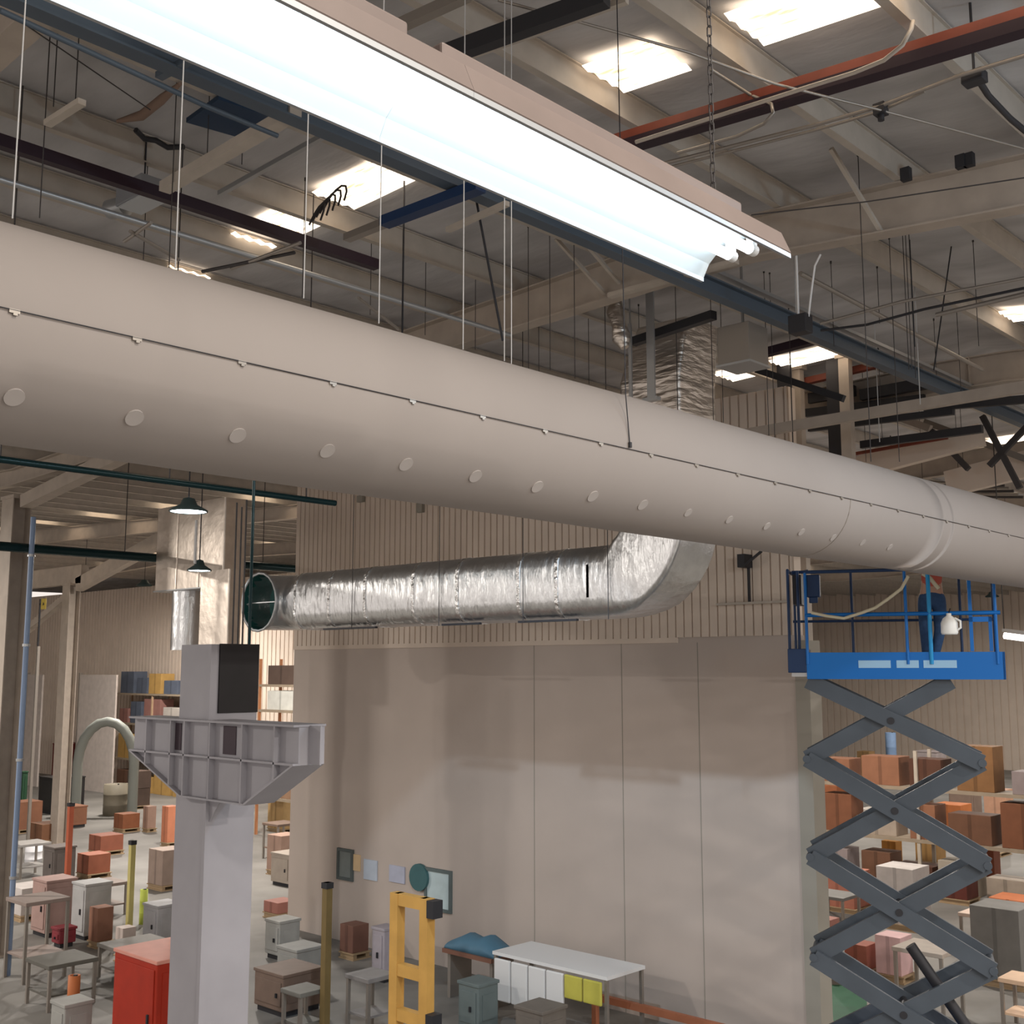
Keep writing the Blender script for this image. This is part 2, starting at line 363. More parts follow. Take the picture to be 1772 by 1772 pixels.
tag(MB().box(p.x-.05, p.x+.05, p.y-.05, p.y+.05, p.z-.05, p.z+.05).tube([p+V((0, 0, -.05)), p+V((0, 0, -.1))], .03).build('junction_clamp', m_dark), 'small black clamp where the wire crosses the conduits', 'clamp')
p = P(1686, 135, 2, 11.4)
jb = thing('junction_box', 'black junction box on the conduit at the upper right edge', 'box', p)
MB().box(p.x-.09, p.x+.09, p.y-.07, p.y+.07, p.z-.05, p.z+.05).build('body', m_dark, jb, bevel=.01); MB().tube([p+V((0, 0, .05)), p+V((0, 0, .75))], .012).build('hanger', m_dark, jb)
for i, (u, v, w_) in enumerate([(1568, 305, 'left'), (1663, 283, 'middle'), (1677, 280, 'right')]):
    p = P(u, v, 2, 11.75); tag(MB().box(p.x-.05, p.x+.05, p.y-.04, p.y+.04, p.z-.05, p.z+.09).build('beam_clamp', m_dark), 'small black beam clamp on top of the big rafter, %s of three' % w_, 'clamp')
# dark blue roof hatch and hatch plate
pts = [P(u, v, 2, 11.95) for u, v in ((322, 212), (378, 172), (478, 205), (430, 243))]
tag(MB().prism(pts, (0, 0, .05)).build('roof_hatch', mat('deep_blue_paint', (.015, .04, .085), .5)), 'dark blue hatch plate under the roof at upper left', 'hatch')
tag(MB().tube([P(235, 225, 2, 11.9), P(250, 240, 2, 11.88), P(270, 243, 2, 11.88), P(290, 255, 2, 11.88), P(318, 254, 2, 11.86)], .03, 6).build('torn_lining', m_dark), 'dark torn edge hanging from the roof lining at upper left', 'tear')
tag(MB().tube([P(203, 210, 2, 12.0), P(245, 200, 2, 12.0), P(280, 172, 2, 12.0), P(312, 145, 2, 12.0)], [.02, .05, .05, .02], 6).build('torn_lining', mat('rusty_lining', (.25, .17, .13), .8)), 'brownish loose fold of roof lining at upper left', 'tear')
# grey unit box with drum (hangs from the roof)
p = P(245, 338, 1, 6.0)
ub = thing('unit_box', 'grey sheet-metal unit box hanging under the roof at left', 'box', p)
MB().box(p.x-.27, p.x+.27, p.y-.16, p.y+.16, p.z-.1, p.z+.13).build('body', mat('mid_grey_sheet', (.25, .26, .28), .5), ub, bevel=.01)
MB().tube([p+V((-.34, 0, -.02)), p+V((-.58, -.06, -.02))], .11, 16).build('drum', m_galv, ub); MB().tube([p+V((-.27, 0, -.02)), p+V((-.35, 0, -.02))], .05, 10).build('neck', m_galv, ub)
MB().tube([p+V((.05, 0, .13)), (p.x+.05, p.y, roofz(p.x)-.05)], .01).build('hanger', m_dark, ub)
MB().box(p.x-.24, p.x+.24, p.y-.14, p.y+.14, p.z-.115, p.z-.1).build('underside_plate', mat('pale_grey_sheet', (.5, .52, .54), .4), ub)

# ================================================================== TUBE LAMP
Z0 = 7.98
def lamp(y0, y1, dx, label):
    t = thing('tube_lamp', label, 'lamp', (-2.2+dx, (y0+y1)/2, Z0))
    X = -2.2+dx
    prof = [(-.185, -.0), (-.155, .055), (-.11, .095), (-.06, .115), (.06, .115), (.11, .105), (.15, .085), (.185, 0)]
    b = MB(); b.loft([[V((X+x, y, Z0+z)) for x, z in prof+[(x*1.02, z+.006) for x, z in prof[::-1]]] for y in (y0, y1)], cap=True, smooth=False)
    b.build('reflector', m_refl, t)
    # outer coat of the reflector and gear housing
    b = MB(); b.loft([[V((X+x*1.03, y, Z0+z+.008)) for x, z in prof]+[V((X+x*1.05, y, Z0+z+.012)) for x, z in prof[::-1]] for y in (y0, y1)], cap=True, smooth=False)
    b.build('reflector_shell', m_housing, t)
    MB().box(X-.07, X+.07, y0, y1-.12, Z0+.127, Z0+.2).build('gear_housing', m_housing, t, bevel=.008)
    MB().bar((X-.187, y0, Z0), (X-.187, y1, Z0), .012, .016).build('rim', m_galv, t); MB().bar((X+.187, y0, Z0), (X+.187, y1, Z0), .012, .016).build('rim', m_galv, t)
    for s in (-.045, .045):
        MB().tube([(X+s, y0+.001, Z0+.055), (X+s, y1-(.02 if y1 > 3 else .002), Z0+.055)], .019, 14).build('tube', m_tube, t)
        for y in ((y1-.02,) if y1 > 3 else (y0+.03,)):
            MB().tube([(X+s, y-.018, Z0+.055), (X+s, y+.018, Z0+.055)], .021, 12).build('lampholder', m_white, t)
            MB().box(X+s-.014, X+s+.014, y-.015, y+.015, Z0+.06, Z0+.11).build('holder_foot', m_white, t)
    return t
lamp(2.0, 3.62, 0, 'tube lamp with two glowing tubes, the far one of the row')
lamp(.3, 1.999, 0, 'tube lamp nearest the viewer, running out of the top left corner')
# clips on joint
tag(MB().tube([(-2.395, 1.93, Z0+.02), (-2.38, 1.945, Z0+.045), (-2.35, 1.955, Z0+.07), (-2.33, 1.96, Z0+.09)], .004, 6).build('reflector_clip', m_dark), 'thin black clip hooked in the lamp reflector joint', 'clip')
# chain
def chain(x, y, z0, z1, label):
    b = MB(); z = z0; i = 0
    while z < z1:
        a = .009; L = .013; pts = []
        for k in range(11):
            t = 2*pi*k/10; s_, c_ = sin(t)*a, cos(t)*a+(L if cos(t) > 0 else -L)
            pts.append((x+(s_ if i % 2 else 0), y+(0 if i % 2 else s_), z+c_))
        b.tube(pts, .0028, 5); z += .038; i += 1
    tag(b.build('lamp_chain', m_rod), label, 'chain')
pc = P(1265, 310, 2, Z0+.2)
chain(-2.2, 3.42, Z0+.215, 12.05, 'link chain holding the far end of the tube lamp')

# ================================================================== WHITE FABRIC DUCT
DX, DZ, DR = -5.04, 7.965, .483
def ring(y, r=DR, n=48, x=DX, z=DZ, wob=0): return [V((x+r*cos(2*pi*k/n), y, z+r*sin(2*pi*k/n))) for k in range(n)]
fd = thing('fabric_duct', 'large white fabric air duct crossing the whole picture', 'duct', (DX, 8, DZ-DR))
b = MB(); yy = [-3+.25*k for k in range(145)]
b.loft([ring(y, DR*(1+.003*sin(y*2.1)+(.0025*exp(-((y-9.55)/.06)**2) if 9 < y < 10.2 else 0)-(.004*exp(-((y-10.75)/.12)**2))-(.005*exp(-((y-9.95)/.1)**2)))) for y in sorted(yy+[9.4+.03*k for k in range(12)]+[11.0+.05*k for k in range(10)])], cap=True)
b.build('fabric_sleeve', m_fabric, fd)
# seam wire on the near side
el = radians(17.55)
def duct_pt(ang, y, r=DR):   # ang measured round the axis, 0 = +x
    return V((DX+r*cos(ang), y, DZ+r*sin(ang)))
# angle on the near face where the sight line of elevation el meets the duct
def face_ang(e):
    dx, dz = DX, DZ-6.5; D = hypot(dx, dz); c = atan2(dz, -dx); off = asin(max(-1, min(1, D*sin(e-c)/DR)))
    return (off+(-c))+0 if False else off-c+2*0 + c*0
def hit(e):
    c = V((-cos(e), sin(e))); o = V((DX, DZ-6.5)); t = o.dot(c); dd = (o-c*t).length
    p_ = c*(t-sqrt(max(0, DR*DR-dd*dd))); return atan2(p_.y-(DZ-6.5), p_.x-DX)
sa = hit(radians(17.5)); na = hit(radians(13.35))
MB().tube([duct_pt(sa, -3, DR+.006), duct_pt(sa, 33, DR+.006)], .0028, 6).build('seam_cable', m_dark, fd)
yk = P(25, 527, 0, DX+DR*cos(sa)).y; st = (P(1276, 825, 0, DX+DR*cos(sa)).y-yk)/10
for k in range(30):
    y = yk+st*k; p = duct_pt(sa, y, DR+.004)
    MB().box(p.x-.006, p.x+.004, y-.022, y+.022, p.z-.013, p.z+.004).box(p.x-.004, p.x+.006, y-.006, y+.012, p.z-.022, p.z-.012).build('cable_clip', m_cond, fd)
y1 = P(25, 680, 0, DX+DR*cos(na)).y; st = (P(930, 848, 0, DX+DR*cos(na)).y-y1)/6
for k in range(16):
    y = y1+st*k*1.0
    nrm = V((cos(na), 0, sin(na))); c0 = duct_pt(na, y, DR+.002); tz = V((-sin(na), 0, cos(na)))
    rr = .043 if k < 9 else .035
    MB().loft([[c0+nrm*o+(V((0, 1, 0))*cos(t)+tz*sin(t))*rr for t in [2*pi*j/20 for j in range(20)]] for o in (-.012, .002)], True, False).build('air_outlet', m_disc, fd)
# stitched cross seam
MB().tube([duct_pt(sa-2.0*t/14, 9.1, DR+.002) for t in range(15)], .004, 5).build('cross_seam', m_cond, fd)
def rib_band(y, w, name='stain_band'):
    pass
# hanger wire over the duct face at (1090, 770)
hp = P(1088, 771, 0, DX+DR*cos(sa)); 
tag(MB().tube([(hp.x+.01, hp.y, hp.z), (hp.x-.02, hp.y, hp.z+.35), (hp.x-.05, hp.y-.01, 11.9)], .004, 5).tube([(hp.x+.012, hp.y, hp.z-.015), (hp.x+.012, hp.y, hp.z+.02)], .012, 6).build('hanger_wire', m_dark), 'thin dark wire dropping over the white duct to a clip on its seam', 'wire')

# ================================================================== FOIL DUCT
def rrect(c, ax, bx, wa, wb_, r=.12, n=4):
    pts = []
    for sx, sy, t0 in ((1, 1, 0), (-1, 1, pi/2), (-1, -1, pi), (1, -1, 3*pi/2)):
        for k in range(n+1):
            t = t0+pi/2*k/n; pts.append(V(c)+V(ax)*(sx*(wa/2-r)+r*cos(t))+V(bx)*(sy*(wb_/2-r)+r*sin(t)))
    return pts
YD, ZD = 14.0, 7.82; YV = (0, 1, 0)
fo = thing('foil_duct', 'silver foil-wrapped duct with bend and riser in front of the cladding', 'duct', (-15, YD, ZD-.55))
RXc = -9.9; RW, RD_ = 1.08, 1.0
rings = []
for x in (-18.45, -17.4, -15.9, -14.4, -12.9, -11.4, -11.05): rings.append(rrect((x, YD, ZD), YV, (0, 0, 1), RD_, 1.1, .3))
MB().loft(rings, True).build('straight_run', m_foil, fo)
rings = []; cx, cz = RXc-.54-.35, ZD+.55+.35
for k in range(13):
    t = -pi/2+pi/2*k/12; rd = V((cos(t), 0, sin(t))); rad = .35+.545
    rings.append(rrect(V((cx, YD, cz))+rd*rad, YV, rd, RD_, 1.1, .3-.22*min(1, k/4)))
x_e = cx
MB().loft([rrect((-11.1, YD, ZD), YV, (0, 0, -1), RD_, 1.1, .3)]+rings, True).build('bend', m_foil, fo)
top = 10.75
MB().loft([rrect((cx+.895, YD, z), YV, (1, 0, 0), RD_, 1.1, .08) for z in (cz-.02, 9.3, 10.0, top)], True).build('riser', m_foilv, fo)
MB().loft([rrect((cx+.895, YD, top), YV, (1, 0, 0), RD_, 1.1, .08), rrect((cx+.94, YD+.04, 11.1), YV, (1, 0, 0), .95, 1.05, .08), rrect((cx+1.02, YD+.12, 11.62), YV, (1, 0, 0), .85, .95, .08)], True).build('sloped_hood', m_foilv, fo)
for x in (-18.4, -17.35, -16.3, -15.0, -13.9, -12.5, -11.7):
    MB().loft([rrect((x+o, YD, ZD), YV, (0, 0, 1), RD_+.018, 1.118, .3) for o in (-.035, .035)], True).build('tape_band', foil('foil_tape', (.8, .8, .8), 9, (1, 1, 1), .9, .2) if 'foil_tape' not in MATS else MATS['foil_tape'], fo)
# round elbow turned to the viewer with open flanged mouth
def circ(c, ax, bx, r, n=20): return [V(c)+V(ax)*r*cos(2*pi*k/n+.35)+V(bx)*r*sin(2*pi*k/n+.35) for k in range(n)]
rings = [rrect((-18.42, YD, ZD), YV, (0, 0, 1), RD_, 1.1, .3)]
ce = V((-18.72, YD-.62, ZD)); 
for k in range(9):
    t = pi/2+pi/2*k/8; rd = V((cos(t), sin(t), 0)); rings.append(circ(ce+rd*.62, rd, (0, 0, 1), .55-.0*k))
MB().loft(rings, False).build('elbow', m_foil, fo)
mc = ce+V((-.62, 0, 0)); 
MB().loft([circ(mc+V((0, dy, 0)), (1, 0, 0), (0, 0, 1), r) for dy, r in ((.05, .552), (-.02, .585), (-.07, .6), (-.07, .55), (.0, .545))], False).build('mouth_flange', m_galv, fo)
mt = mat('dark_teal_lining', (.012, .075, .07), .5)
MB().loft([circ(mc+V((0, dy, 0)), (1, 0, 0), (0, 0, 1), .543) for dy in (-.06, .5)], False).add([mc+V((cos(t)*.54, .5, sin(t)*.54)) for t in [2*pi*k/20 for k in range(20)]], [tuple(range(20))]).build('inner_lining', mt, fo)
MB().bar(mc+V((-.54, .1, 0)), mc+V((.54, .1, 0)), .02, .02).build('damper_rod', m_galv, fo)
# support rails under the duct
for i, (u0, u1) in enumerate(((565, 655), (770, 835), (902, 1003))):
    a, b_ = P(u0, 1084, 1, YD-.3), P(u1, 1084, 1, YD-.3)
    MB().bar((a.x, YD-.35, ZD-.57), (b_.x, YD-.35, ZD-.57), .06, .035).build('support_rail', m_dark, fo)
# galvanised struts and boxes at the riser
for x, y in ((P(905, 1000, 1, YD-.53).x, YD-.53), (P(1052, 1000, 1, YD-.53).x, YD-.53), (P(760, 1000, 1, YD-.53).x, YD-.53), (P(610, 1000, 1, YD-.53).x, YD-.53)):
    MB().tube([(x, y, ZD-.59), (x, y, roofz(x)-.03)], .007, 5).build('hanger', m_rod, fo)
for u, v0, v1, w_, lb in ((1122, 480, 690, .13, 'wide galvanised flat strut hanging in front of the foil riser'), (1088, 560, 700, .05, 'narrow grey strut hanging at the left edge of the foil riser')):
    p0 = P(u+2, v0, 1, 13.0); p1 = P(u-4, v1, 1, 13.0)
    tag(MB().bar((p0.x, 13.0, p0.z), (p0.x, 13.0, p1.z), w_, .03).bar((p0.x, 13.0, p0.z), (p0.x, 13.0, roofz(p0.x)-.02), .02, .02).bar((p0.x, 13.0, p1.z), (p0.x, 13.0, p1.z-.05), w_+.12, .1).build('hanging_strut', m_galv), lb, 'strut')
p0 = P(1290, 605, 1, 13.6)
bx = thing('duct_box', 'grey metal box right of the foil riser top', 'box', p0)
MB().box(p0.x-.26, p0.x+.24, 13.3, 13.8, p0.z-.24, p0.z+.3).build('body', m_cond, bx, bevel=.01); MB().box(p0.x-.28, p0.x+.26, 13.28, 13.82, p0.z-.27, p0.z-.24).build('base_frame', m_galv, bx)
MB().tube([(p0.x, 13.55, p0.z+.3), (p0.x, 13.55, roofz(p0.x)-.05)], .02, 6).build('hanger', m_galv, bx)
p0 = P(1065, 540, 1, 12.6)
tag(MB().tube([p0+V((-.03, 0, .6)), p0+V((0, 0, .45)), p0+V((.03, 0, .2)), p0+V((-.02, 0, 0)), p0+V((.06, 0, -.22)), p0+V((.1, 0, -.4)), p0+V((.16, 0, -.55))], [.03, .05, .07, .12, .1, .14, .06], 10).build('flexible_duct', m_foilv), 'crumpled flexible foil duct hanging left of the riser', 'duct')

# ================================================================== COLUMN WITH CORBEL
CY = 5.2; cl = P(305, 1400, 1, CY).x; ccx = P(357, 1400, 1, CY).x; cyb = P(440, 1400, 0, ccx).y
ztop = P(355, 1115, 1, CY).z
col = thing('steel_column', 'grey-white steel column with a wide ribbed bracket near its top', 'column', ((cl+ccx)/2, (CY+cyb)/2, 0))
MB().box(cl, ccx, CY+.02, cyb, 0, ztop).build('shaft', m_col, col, bevel=.006)
MB().box(cl-.01, ccx+.0, CY, CY+.02, 0, ztop).build('front_flange', m_col, col)
MB().box(ccx-.03, ccx+.012, CY-.012, CY+.05, 0, ztop).build('corner_rib', m_col, col)
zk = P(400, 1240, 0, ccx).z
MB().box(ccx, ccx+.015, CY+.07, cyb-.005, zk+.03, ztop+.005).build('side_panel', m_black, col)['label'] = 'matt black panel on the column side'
k0 = [P(u, v, 1, CY-.06) for u, v in ((225, 1240), (508, 1258), (508, 1322), (420, 1390), (310, 1380), (226, 1300))]
zt_ = (k0[0].z+k0[1].z)/2; zm_ = (k0[5].z+k0[2].z)/2; zl_ = (k0[3].z+k0[4].z)/2; xa, xb_ = k0[0].x, k0[1].x; xl_, xr_ = k0[4].x, k0[3].x
yb = P(562, 1260, 0, xb_).y; yf = CY-.06
poly = [(xa, zt_), (xb_, zt_), (xb_, zm_), (xr_, zl_), (xl_, zl_), (xa, zm_)]
cb = MB().prism([(x, yf+.05, z) for x, z in poly], (0, yb-yf-.05, 0)).build('bracket', m_col, col)
rbm = MB(); rbm.bar((xa-.01, (yf+yb)/2, zt_), (xb_+.01, (yf+yb)/2, zt_), yb-yf+.01, .016)
for a_, b2 in (((xb_, zm_), (xr_, zl_)), ((xr_, zl_), (xl_, zl_)), ((xl_, zl_), (xa, zm_)), ((xa, zm_), (xa, zt_)), ((xb_, zt_), (xb_, zm_))):
    rbm.bar((a_[0], (yf+yb)/2, a_[1]), (b2[0], (yf+yb)/2, b2[1]), yb-yf, .014)
rbm.build('bracket_flange', m_col, cb)
for k, u in enumerate((252, 294, 318, 362, 418, 474)):
    x = P(u, 1270, 1, yf).x
    def bot(x): 
        if x < xl_: return zm_+(zl_-zm_)*(x-xa)/(xl_-xa)
        if x > xr_: return zl_+(zm_-zl_)*(x-xr_)/(xb_-xr_)
        return zl_
    MB().box(x-.008, x+.008, yf, yf+.052, bot(x), zt_).build('rib', m_col, cb)
MB().box(xa, xb_, yf, yf+.052, zm_-.008, zm_+.008).build('rib', m_col, cb)
for u0, u1 in ((297, 316), (386, 411)):
    a_, b2 = P(u0, 1270, 1, yf+.05).x, P(u1, 1270, 1, yf+.05).x
    MB().box(a_+.012, b2-.012, yf+.044, yf+.051, zm_+.03, zt_-.03).build('dark_patch', mat('dark_purple_tone', (.05, .035, .045), .7), cb)  # dark purple sheets set into two bracket cells
MB().prism([(ccx+.0, CY+.02, zl_), (ccx+.0, CY+.02, zl_-.2), (ccx+.17, CY+.02, zl_)], (0, .02, 0)).build('gusset', m_col, cb)

# ================================================================== VERTICAL FOIL DUCT far left
p0 = P(330, 1000, 1, 14.5); vf = thing('riser_duct', 'warm silver wrapped riser duct behind the grey-white column', 'duct', (p0.x, 14.5, 6))
def xq(u, y): return P(u, 1000, 1, y).x
pa, pb = P(268, 1000, 1, 14.6).x, P(396, 1000, 1, 14.6).x-.25; zpl = P(300, 1020, 1, 14.6).z
for x0_, x1_ in ((pa, pa+(pb-pa)*.33), (pa+(pb-pa)*.33+.01, pa+(pb-pa)*.66), (pa+(pb-pa)*.66+.01, pb)):
    MB().loft([rrect(((x0_+x1_)/2, 14.9, z), (1, 0, 0), YV, x1_-x0_, .6, .04) for z in (zpl, 9.0, 10.4)], True, False).build('plenum_section', m_foilw, vf)
la, lb_ = P(346, 1050, 1, 14.35).x, P(396, 1050, 1, 14.35).x
MB().loft([rrect(((la+lb_)/2, 14.5, z), (1, 0, 0), YV, lb_-la, .35, .04) for z in (5.5, 7.2, 8.7)], True, False).build('front_leg', m_foilw, vf)
MB().loft([circ((xq(326, 15.0), 15.0, z), (1, 0, 0), YV, .36, 16) for z in (P(326, 1125, 1, 15).z, zpl+.02)], True).build('round_leg', m_foil, vf)
MB().box(pa-.02, pb+.02, 14.57, 15.22, zpl-.03, zpl).build('plenum_edge', m_galv, vf)
MB().box(la+.1, lb_-.1, 14.35, 14.65, 0, 5.5).build('support_stand', m_cond, vf)

# ================================================================== PIPES and LEFT HALL
def ypipe(x, e, y0, y1, r, m, name, label, cat='pipe'):
    z = 6.5-x*tan(radians(e)); return tag(MB().tube([(x, y0, z), (x, y1, z)], r, 10).build(name, m), label, cat), z
_, zp = ypipe(-11, 10.23, 1.5, P(580, 872, 0, -11).y, .036, m_green, 'sprinkler_pipe', 'thin dark green pipe running below the white duct at left, upper of two')
for k, y in enumerate((3.35, 4.6, 6.4, 8.2)):
    tag(MB().tube([(-11, y, zp), (-11, y, roofz(-11)-.04)], .008, 5).build('pipe_hanger', m_rod), 'thin rod hanger holding the upper green pipe, %s from the left' % ORD[k], 'rod', 'pipe hangers')
_, zp2 = ypipe(-26, 6.0, 2, 23, .11, m_green, 'water_pipe', 'thicker dark green pipe at left, lower of two')
for k, y in enumerate((6, 10, 14, 18.0)):
    tag(MB().tube([(-26, y, zp2), (-26, y, roofz(-26)-.04)], .012, 5).build('pipe_hanger', m_rod), 'rod hanger holding the lower green pipe, %s from the left' % ORD[k], 'rod', 'pipe hangers')
def hcolumn(x, y, w, lab, zt1, m=m_beam):
    t = thing('hall_column', lab, 'column', (x, y, 0))
    MB().box(x-.012, x+.012, y-w*.35, y+w*.35, 0, zt1).build('web', m, t)
    for q in (-1, 1): MB().box(x-w/2, x+w/2, y+q*w*.35-.012, y+q*w*.35+.012, 0, zt1).build('flange', m, t)
    MB().box(x-w/2-.05, x+w/2+.05, y-w*.4, y+w*.4, zt1, zt1+.08).build('cap_plate', m, t)
    MB().box(x-w/2-.1, x+w/2+.1, y-w*.45, y+w*.45, 0, .04).build('base_plate', m, t)
    return t
hcolumn(P(22, 1000, 1, 12).x, 12, .62, 'cream hall column at the left edge', 10.55)
xc = P(22, 1000, 1, 12).x
tag(MB().bar((xc+.5, 12, P(60, 865, 1, 12).z), P(215, 785, 1, 12), .3, .3).build('knee_brace', m_beam), 'thick cream knee brace rising right from the left edge column', 'brace')
xd = P(52, 1000, 1, 11.5).x
bp = thing('downpipe', 'light blue downpipe beside the left edge column', 'pipe', (xd, 11.5, 0))
MB().tube([(xd, 11.5, 0), (xd, 11.5, 9.9)], .06, 10).build('pipe', mat('pale_blue_paint', (.22, .30, .45), .4), bp)
for z in (2, 4.5, 7, 9): MB().tube([(xd, 11.5, z), (xd, 11.5, z+.06)], .085, 10).build('pipe_bracket', m_galv, bp)
x2 = P(125, 1000, 1, 21).x
hcolumn(x2, 21, .6, 'cream hall column standing second from the left edge', 9.7)
a_ = P(150, 1030, 1, 21); tag(MB().bar((x2-.32, 21, 9.3), P(45, 1100, 1, 21)+V((0, 0, .2)), .25, .25).build('knee_brace', m_beam), 'cream knee brace left of the second hall column', 'brace')
tag(MB().bar((x2-12, 21, 10.1), (x2+1, 21, 10.1), .3, .7).build('tie_beam', m_beam), 'deep cream tie beam on top of the second hall column', 'beam')
tag(MB().bar((x2+.6, 21, 9.7), (x2+6.5, 21, 11.0), .3, .5).build('tie_beam', m_beam), 'cream haunch beam rising right from the second hall column', 'beam')
p0 = P(76, 1045, 1, 20); sg = thing('yellow_sign', 'small yellow warning sign at far left', 'sign', p0)
MB().box(p0.x-.2, p0.x+.2, 19.98, 20, p0.z-.2, p0.z+.2).build('board', mat('sign_yellow', (.6, .45, .08), .5), sg)
MB().prism([(p0.x-.06, 19.975, p0.z-.07), (p0.x+.08, 19.975, p0.z-.02), (p0.x-.02, 19.975, p0.z+.08)], (0, .004, 0)).build('symbol', m_dark, sg)
MB().box(p0.x-.4, p0.x-.34, 20, 20.05, p0.z-1.6, p0.z+.2).build('bracket', m_dark, sg)
MB().box(p0.x-.4, p0.x-.15, 20, 20.02, p0.z-.02, p0.z+.02).build('arm', m_dark, sg)
MB().box(p0.x-.42, p0.x-.32, 20, 20.1, 0, p0.z-1.6).build('post', m_cond, sg)
# lamp bodies added over the farther hall fill lights
for n_, (x, y) in enumerate(FILL_XY):
    t = thing('high_bay_lamp', 'added lamp body over a hall fill light, %s farthest from the viewer' % ORD[n_], 'lamp', (x, y, 10.4), group='added fill lamp bodies')
    MB().lathe((x, y, 10.4), [(.05, .3), (.14, .28), (.2, .16), (.36, .05), (.36, 0)], 16).build('shade', mat('dark_green_grey_shade', (.05, .08, .08), .4), t)
    MB().tube([(x, y, 10.68), (x, y, roofz(x)-.05)], .012, 5).build('stem', m_dark, t)
# high bay lamps in view
def highbay(u, v, y, r, lab, drop=None):
    p = P(u, v, 1, y); t = thing('high_bay_lamp', lab, 'lamp', p)
    MB().lathe(p, [(.02, .24), (.3*r, .22), (.45*r, .12), (1.0*r, .03), (1.0*r, 0), (.93*r, 0)], 20).build('shade', mat('dark_green_grey_shade', (.05, .08, .08), .4), t)
    MB().lathe(p, [(0.001, .01), (.93*r, .01)], 20).build('light_panel', m_led, t)
    MB().tube([p+V((0, 0, .2)), (p.x, p.y, roofz(p.x)-.1)], .012, 5).build('stem', m_dark, t)
highbay(326, 886, 10, .31, 'round high bay lamp with dark shade above the foil risers')
highbay(345, 988, 13.2, .25, 'small high bay lamp hanging in front of the foil plenum')
highbay(147, 1006, 24, .45, 'distant high bay lamp over the left hall')
pl_ = P(340, 900, 1, 13.0); pl2 = P(342, 975, 1, 13.0)
tag(MB().tube([(pl_.x, 13, pl_.z), (pl_.x, 13, pl2.z)], .03, 8).build('cable_sleeve', m_white), 'white vertical cable sleeve between the two high bay lamps', 'cable')
# rods by the column
for k, (u, v0, v1, x) in enumerate(((402, 840, 1118, -12.5), (411, 900, 1118, -12.8), (419, 900, 1118, -12.2), (431, 830, 1122, -9.2))):
    p0 = P(u+2, v0, 0, x); p1 = P(u, 1118, 0, x)
    tag(MB().tube([(x, p1.y, 0), (x, p1.y, 8.6)], .016 if k == 3 else .012, 6).build('vertical_conduit', m_green if k == 3 else m_rod), 'vertical pipe above the black column panel, %s from the left' % ORD[k], 'pipe', 'vertical pipes behind the column')

# ================================================================== RIGHT HALL STEEL
def MB_post(x, y, w, lab, z0):
    t = thing('steel_post', lab, 'post', (x, y, z0)); MB().box(x-w/2, x+w/2, y-.08, y+.08, z0, 12.28).build('shaft', m_beam, t); MB().box(x-w/2-.06, x+w/2+.06, y-.1, y+.1, 12.2, 12.3).build('head_plate', m_beam, t)
for u, y, w_, lab in ((1376, 19.6, .34, 'cream post right of the cladding wall, left of two'), (1466, 19.4, .2, 'cream post beyond the cladding wall, right of two')):
    x = P(u, 720, 1, y).x; MB_post(x, y, w_, lab, 0 if u < 1400 else 8.6)
for u, y, lab in ((1362, 19.2, 'black vertical channel beside the left cream post'), (1448, 19.5, 'black vertical channel beside the right cream post')):
    x = P(u, 720, 1, y).x; tag(MB().box(x-.16, x+.1, y-.05, y+.05, 8.6, 12.3).build('door_track', m_dark), lab, 'channel')
def yzbar(label, p0, p1, y, w, h, m, name='steel_beam', cat='beam'):
    return tag(MB().bar(P(*p0, 1, y), P(*p1, 1, y), w, h).build(name, m), label, cat)
yzbar('grey-cream beam spanning low over the white duct right of the posts', (1285, 752), (1790, 667), 17.4, .12, .17, m_beam)
yzbar('dark red beam piece under the skylight right of the riser', (1318, 612), (1420, 585), 17.6, .16, .14, m_maroon)
yzbar('rusty red beam above the two cream posts', (1395, 660), (1515, 632), 19.8, .14, .12, m_red)
yzbar('black beam over the two posts', (1490, 684), (1610, 662), 20.1, .14, .2, m_dark)
yzbar('black slanting tie below the grey duct box', (1310, 640), (1460, 690), 17.9, .1, .12, m_dark)
yzbar('long cream beam with warm light, far right hall', (1475, 812), (1700, 752), 21.6, .2, .42, m_clad)
yzbar('thin maroon rail along the warm far beam', (1470, 787), (1640, 757), 21.3, .06, .06, m_red)
yzbar('cream beam at the far right edge', (1640, 838), (1790, 800), 22.6, .2, .5, m_clad)
yzbar('dark slanting brace at far right, leaning left', (1612, 745), (1676, 812), 21.8, .1, .1, m_rod, 'cross_brace', 'brace')
yzbar('dark slanting brace at far right, leaning right', (1712, 806), (1790, 725), 21.8, .1, .1, m_rod, 'cross_brace', 'brace')
yzbar('long dark slanting brace at far right', (1700, 720), (1765, 845), 21.8, .1, .1, m_rod, 'cross_brace', 'brace')
yzbar('pale slanting brace right of the posts', (1485, 697), (1610, 742), 22, .12, .14, m_beam, 'cross_brace', 'brace')
yzbar('pale long brace at far right edge', (1600, 730), (1790, 800), 22.3, .1, .12, m_cond, 'cross_brace', 'brace')
for k in range(6):
    a_, b2 = P(1530+12*k, 815+4*k, 1, 27+k*.5), P(1730+8*k, 835+5*k, 1, 27+k*.5)
    mid = (a_+b2)/2+V((0, 0, -.15))
    tag(MB().tube([a_, (a_+mid)/2+V((0, 0, -.07)), mid, (mid+b2)/2+V((0, 0, -.02)), b2], .04, 6).build('sagging_cable', m_rod if k % 2 else m_cond), 'sagging cable over the white duct at right, %s from the front' % ORD[k], 'cable', 'sagging cables')
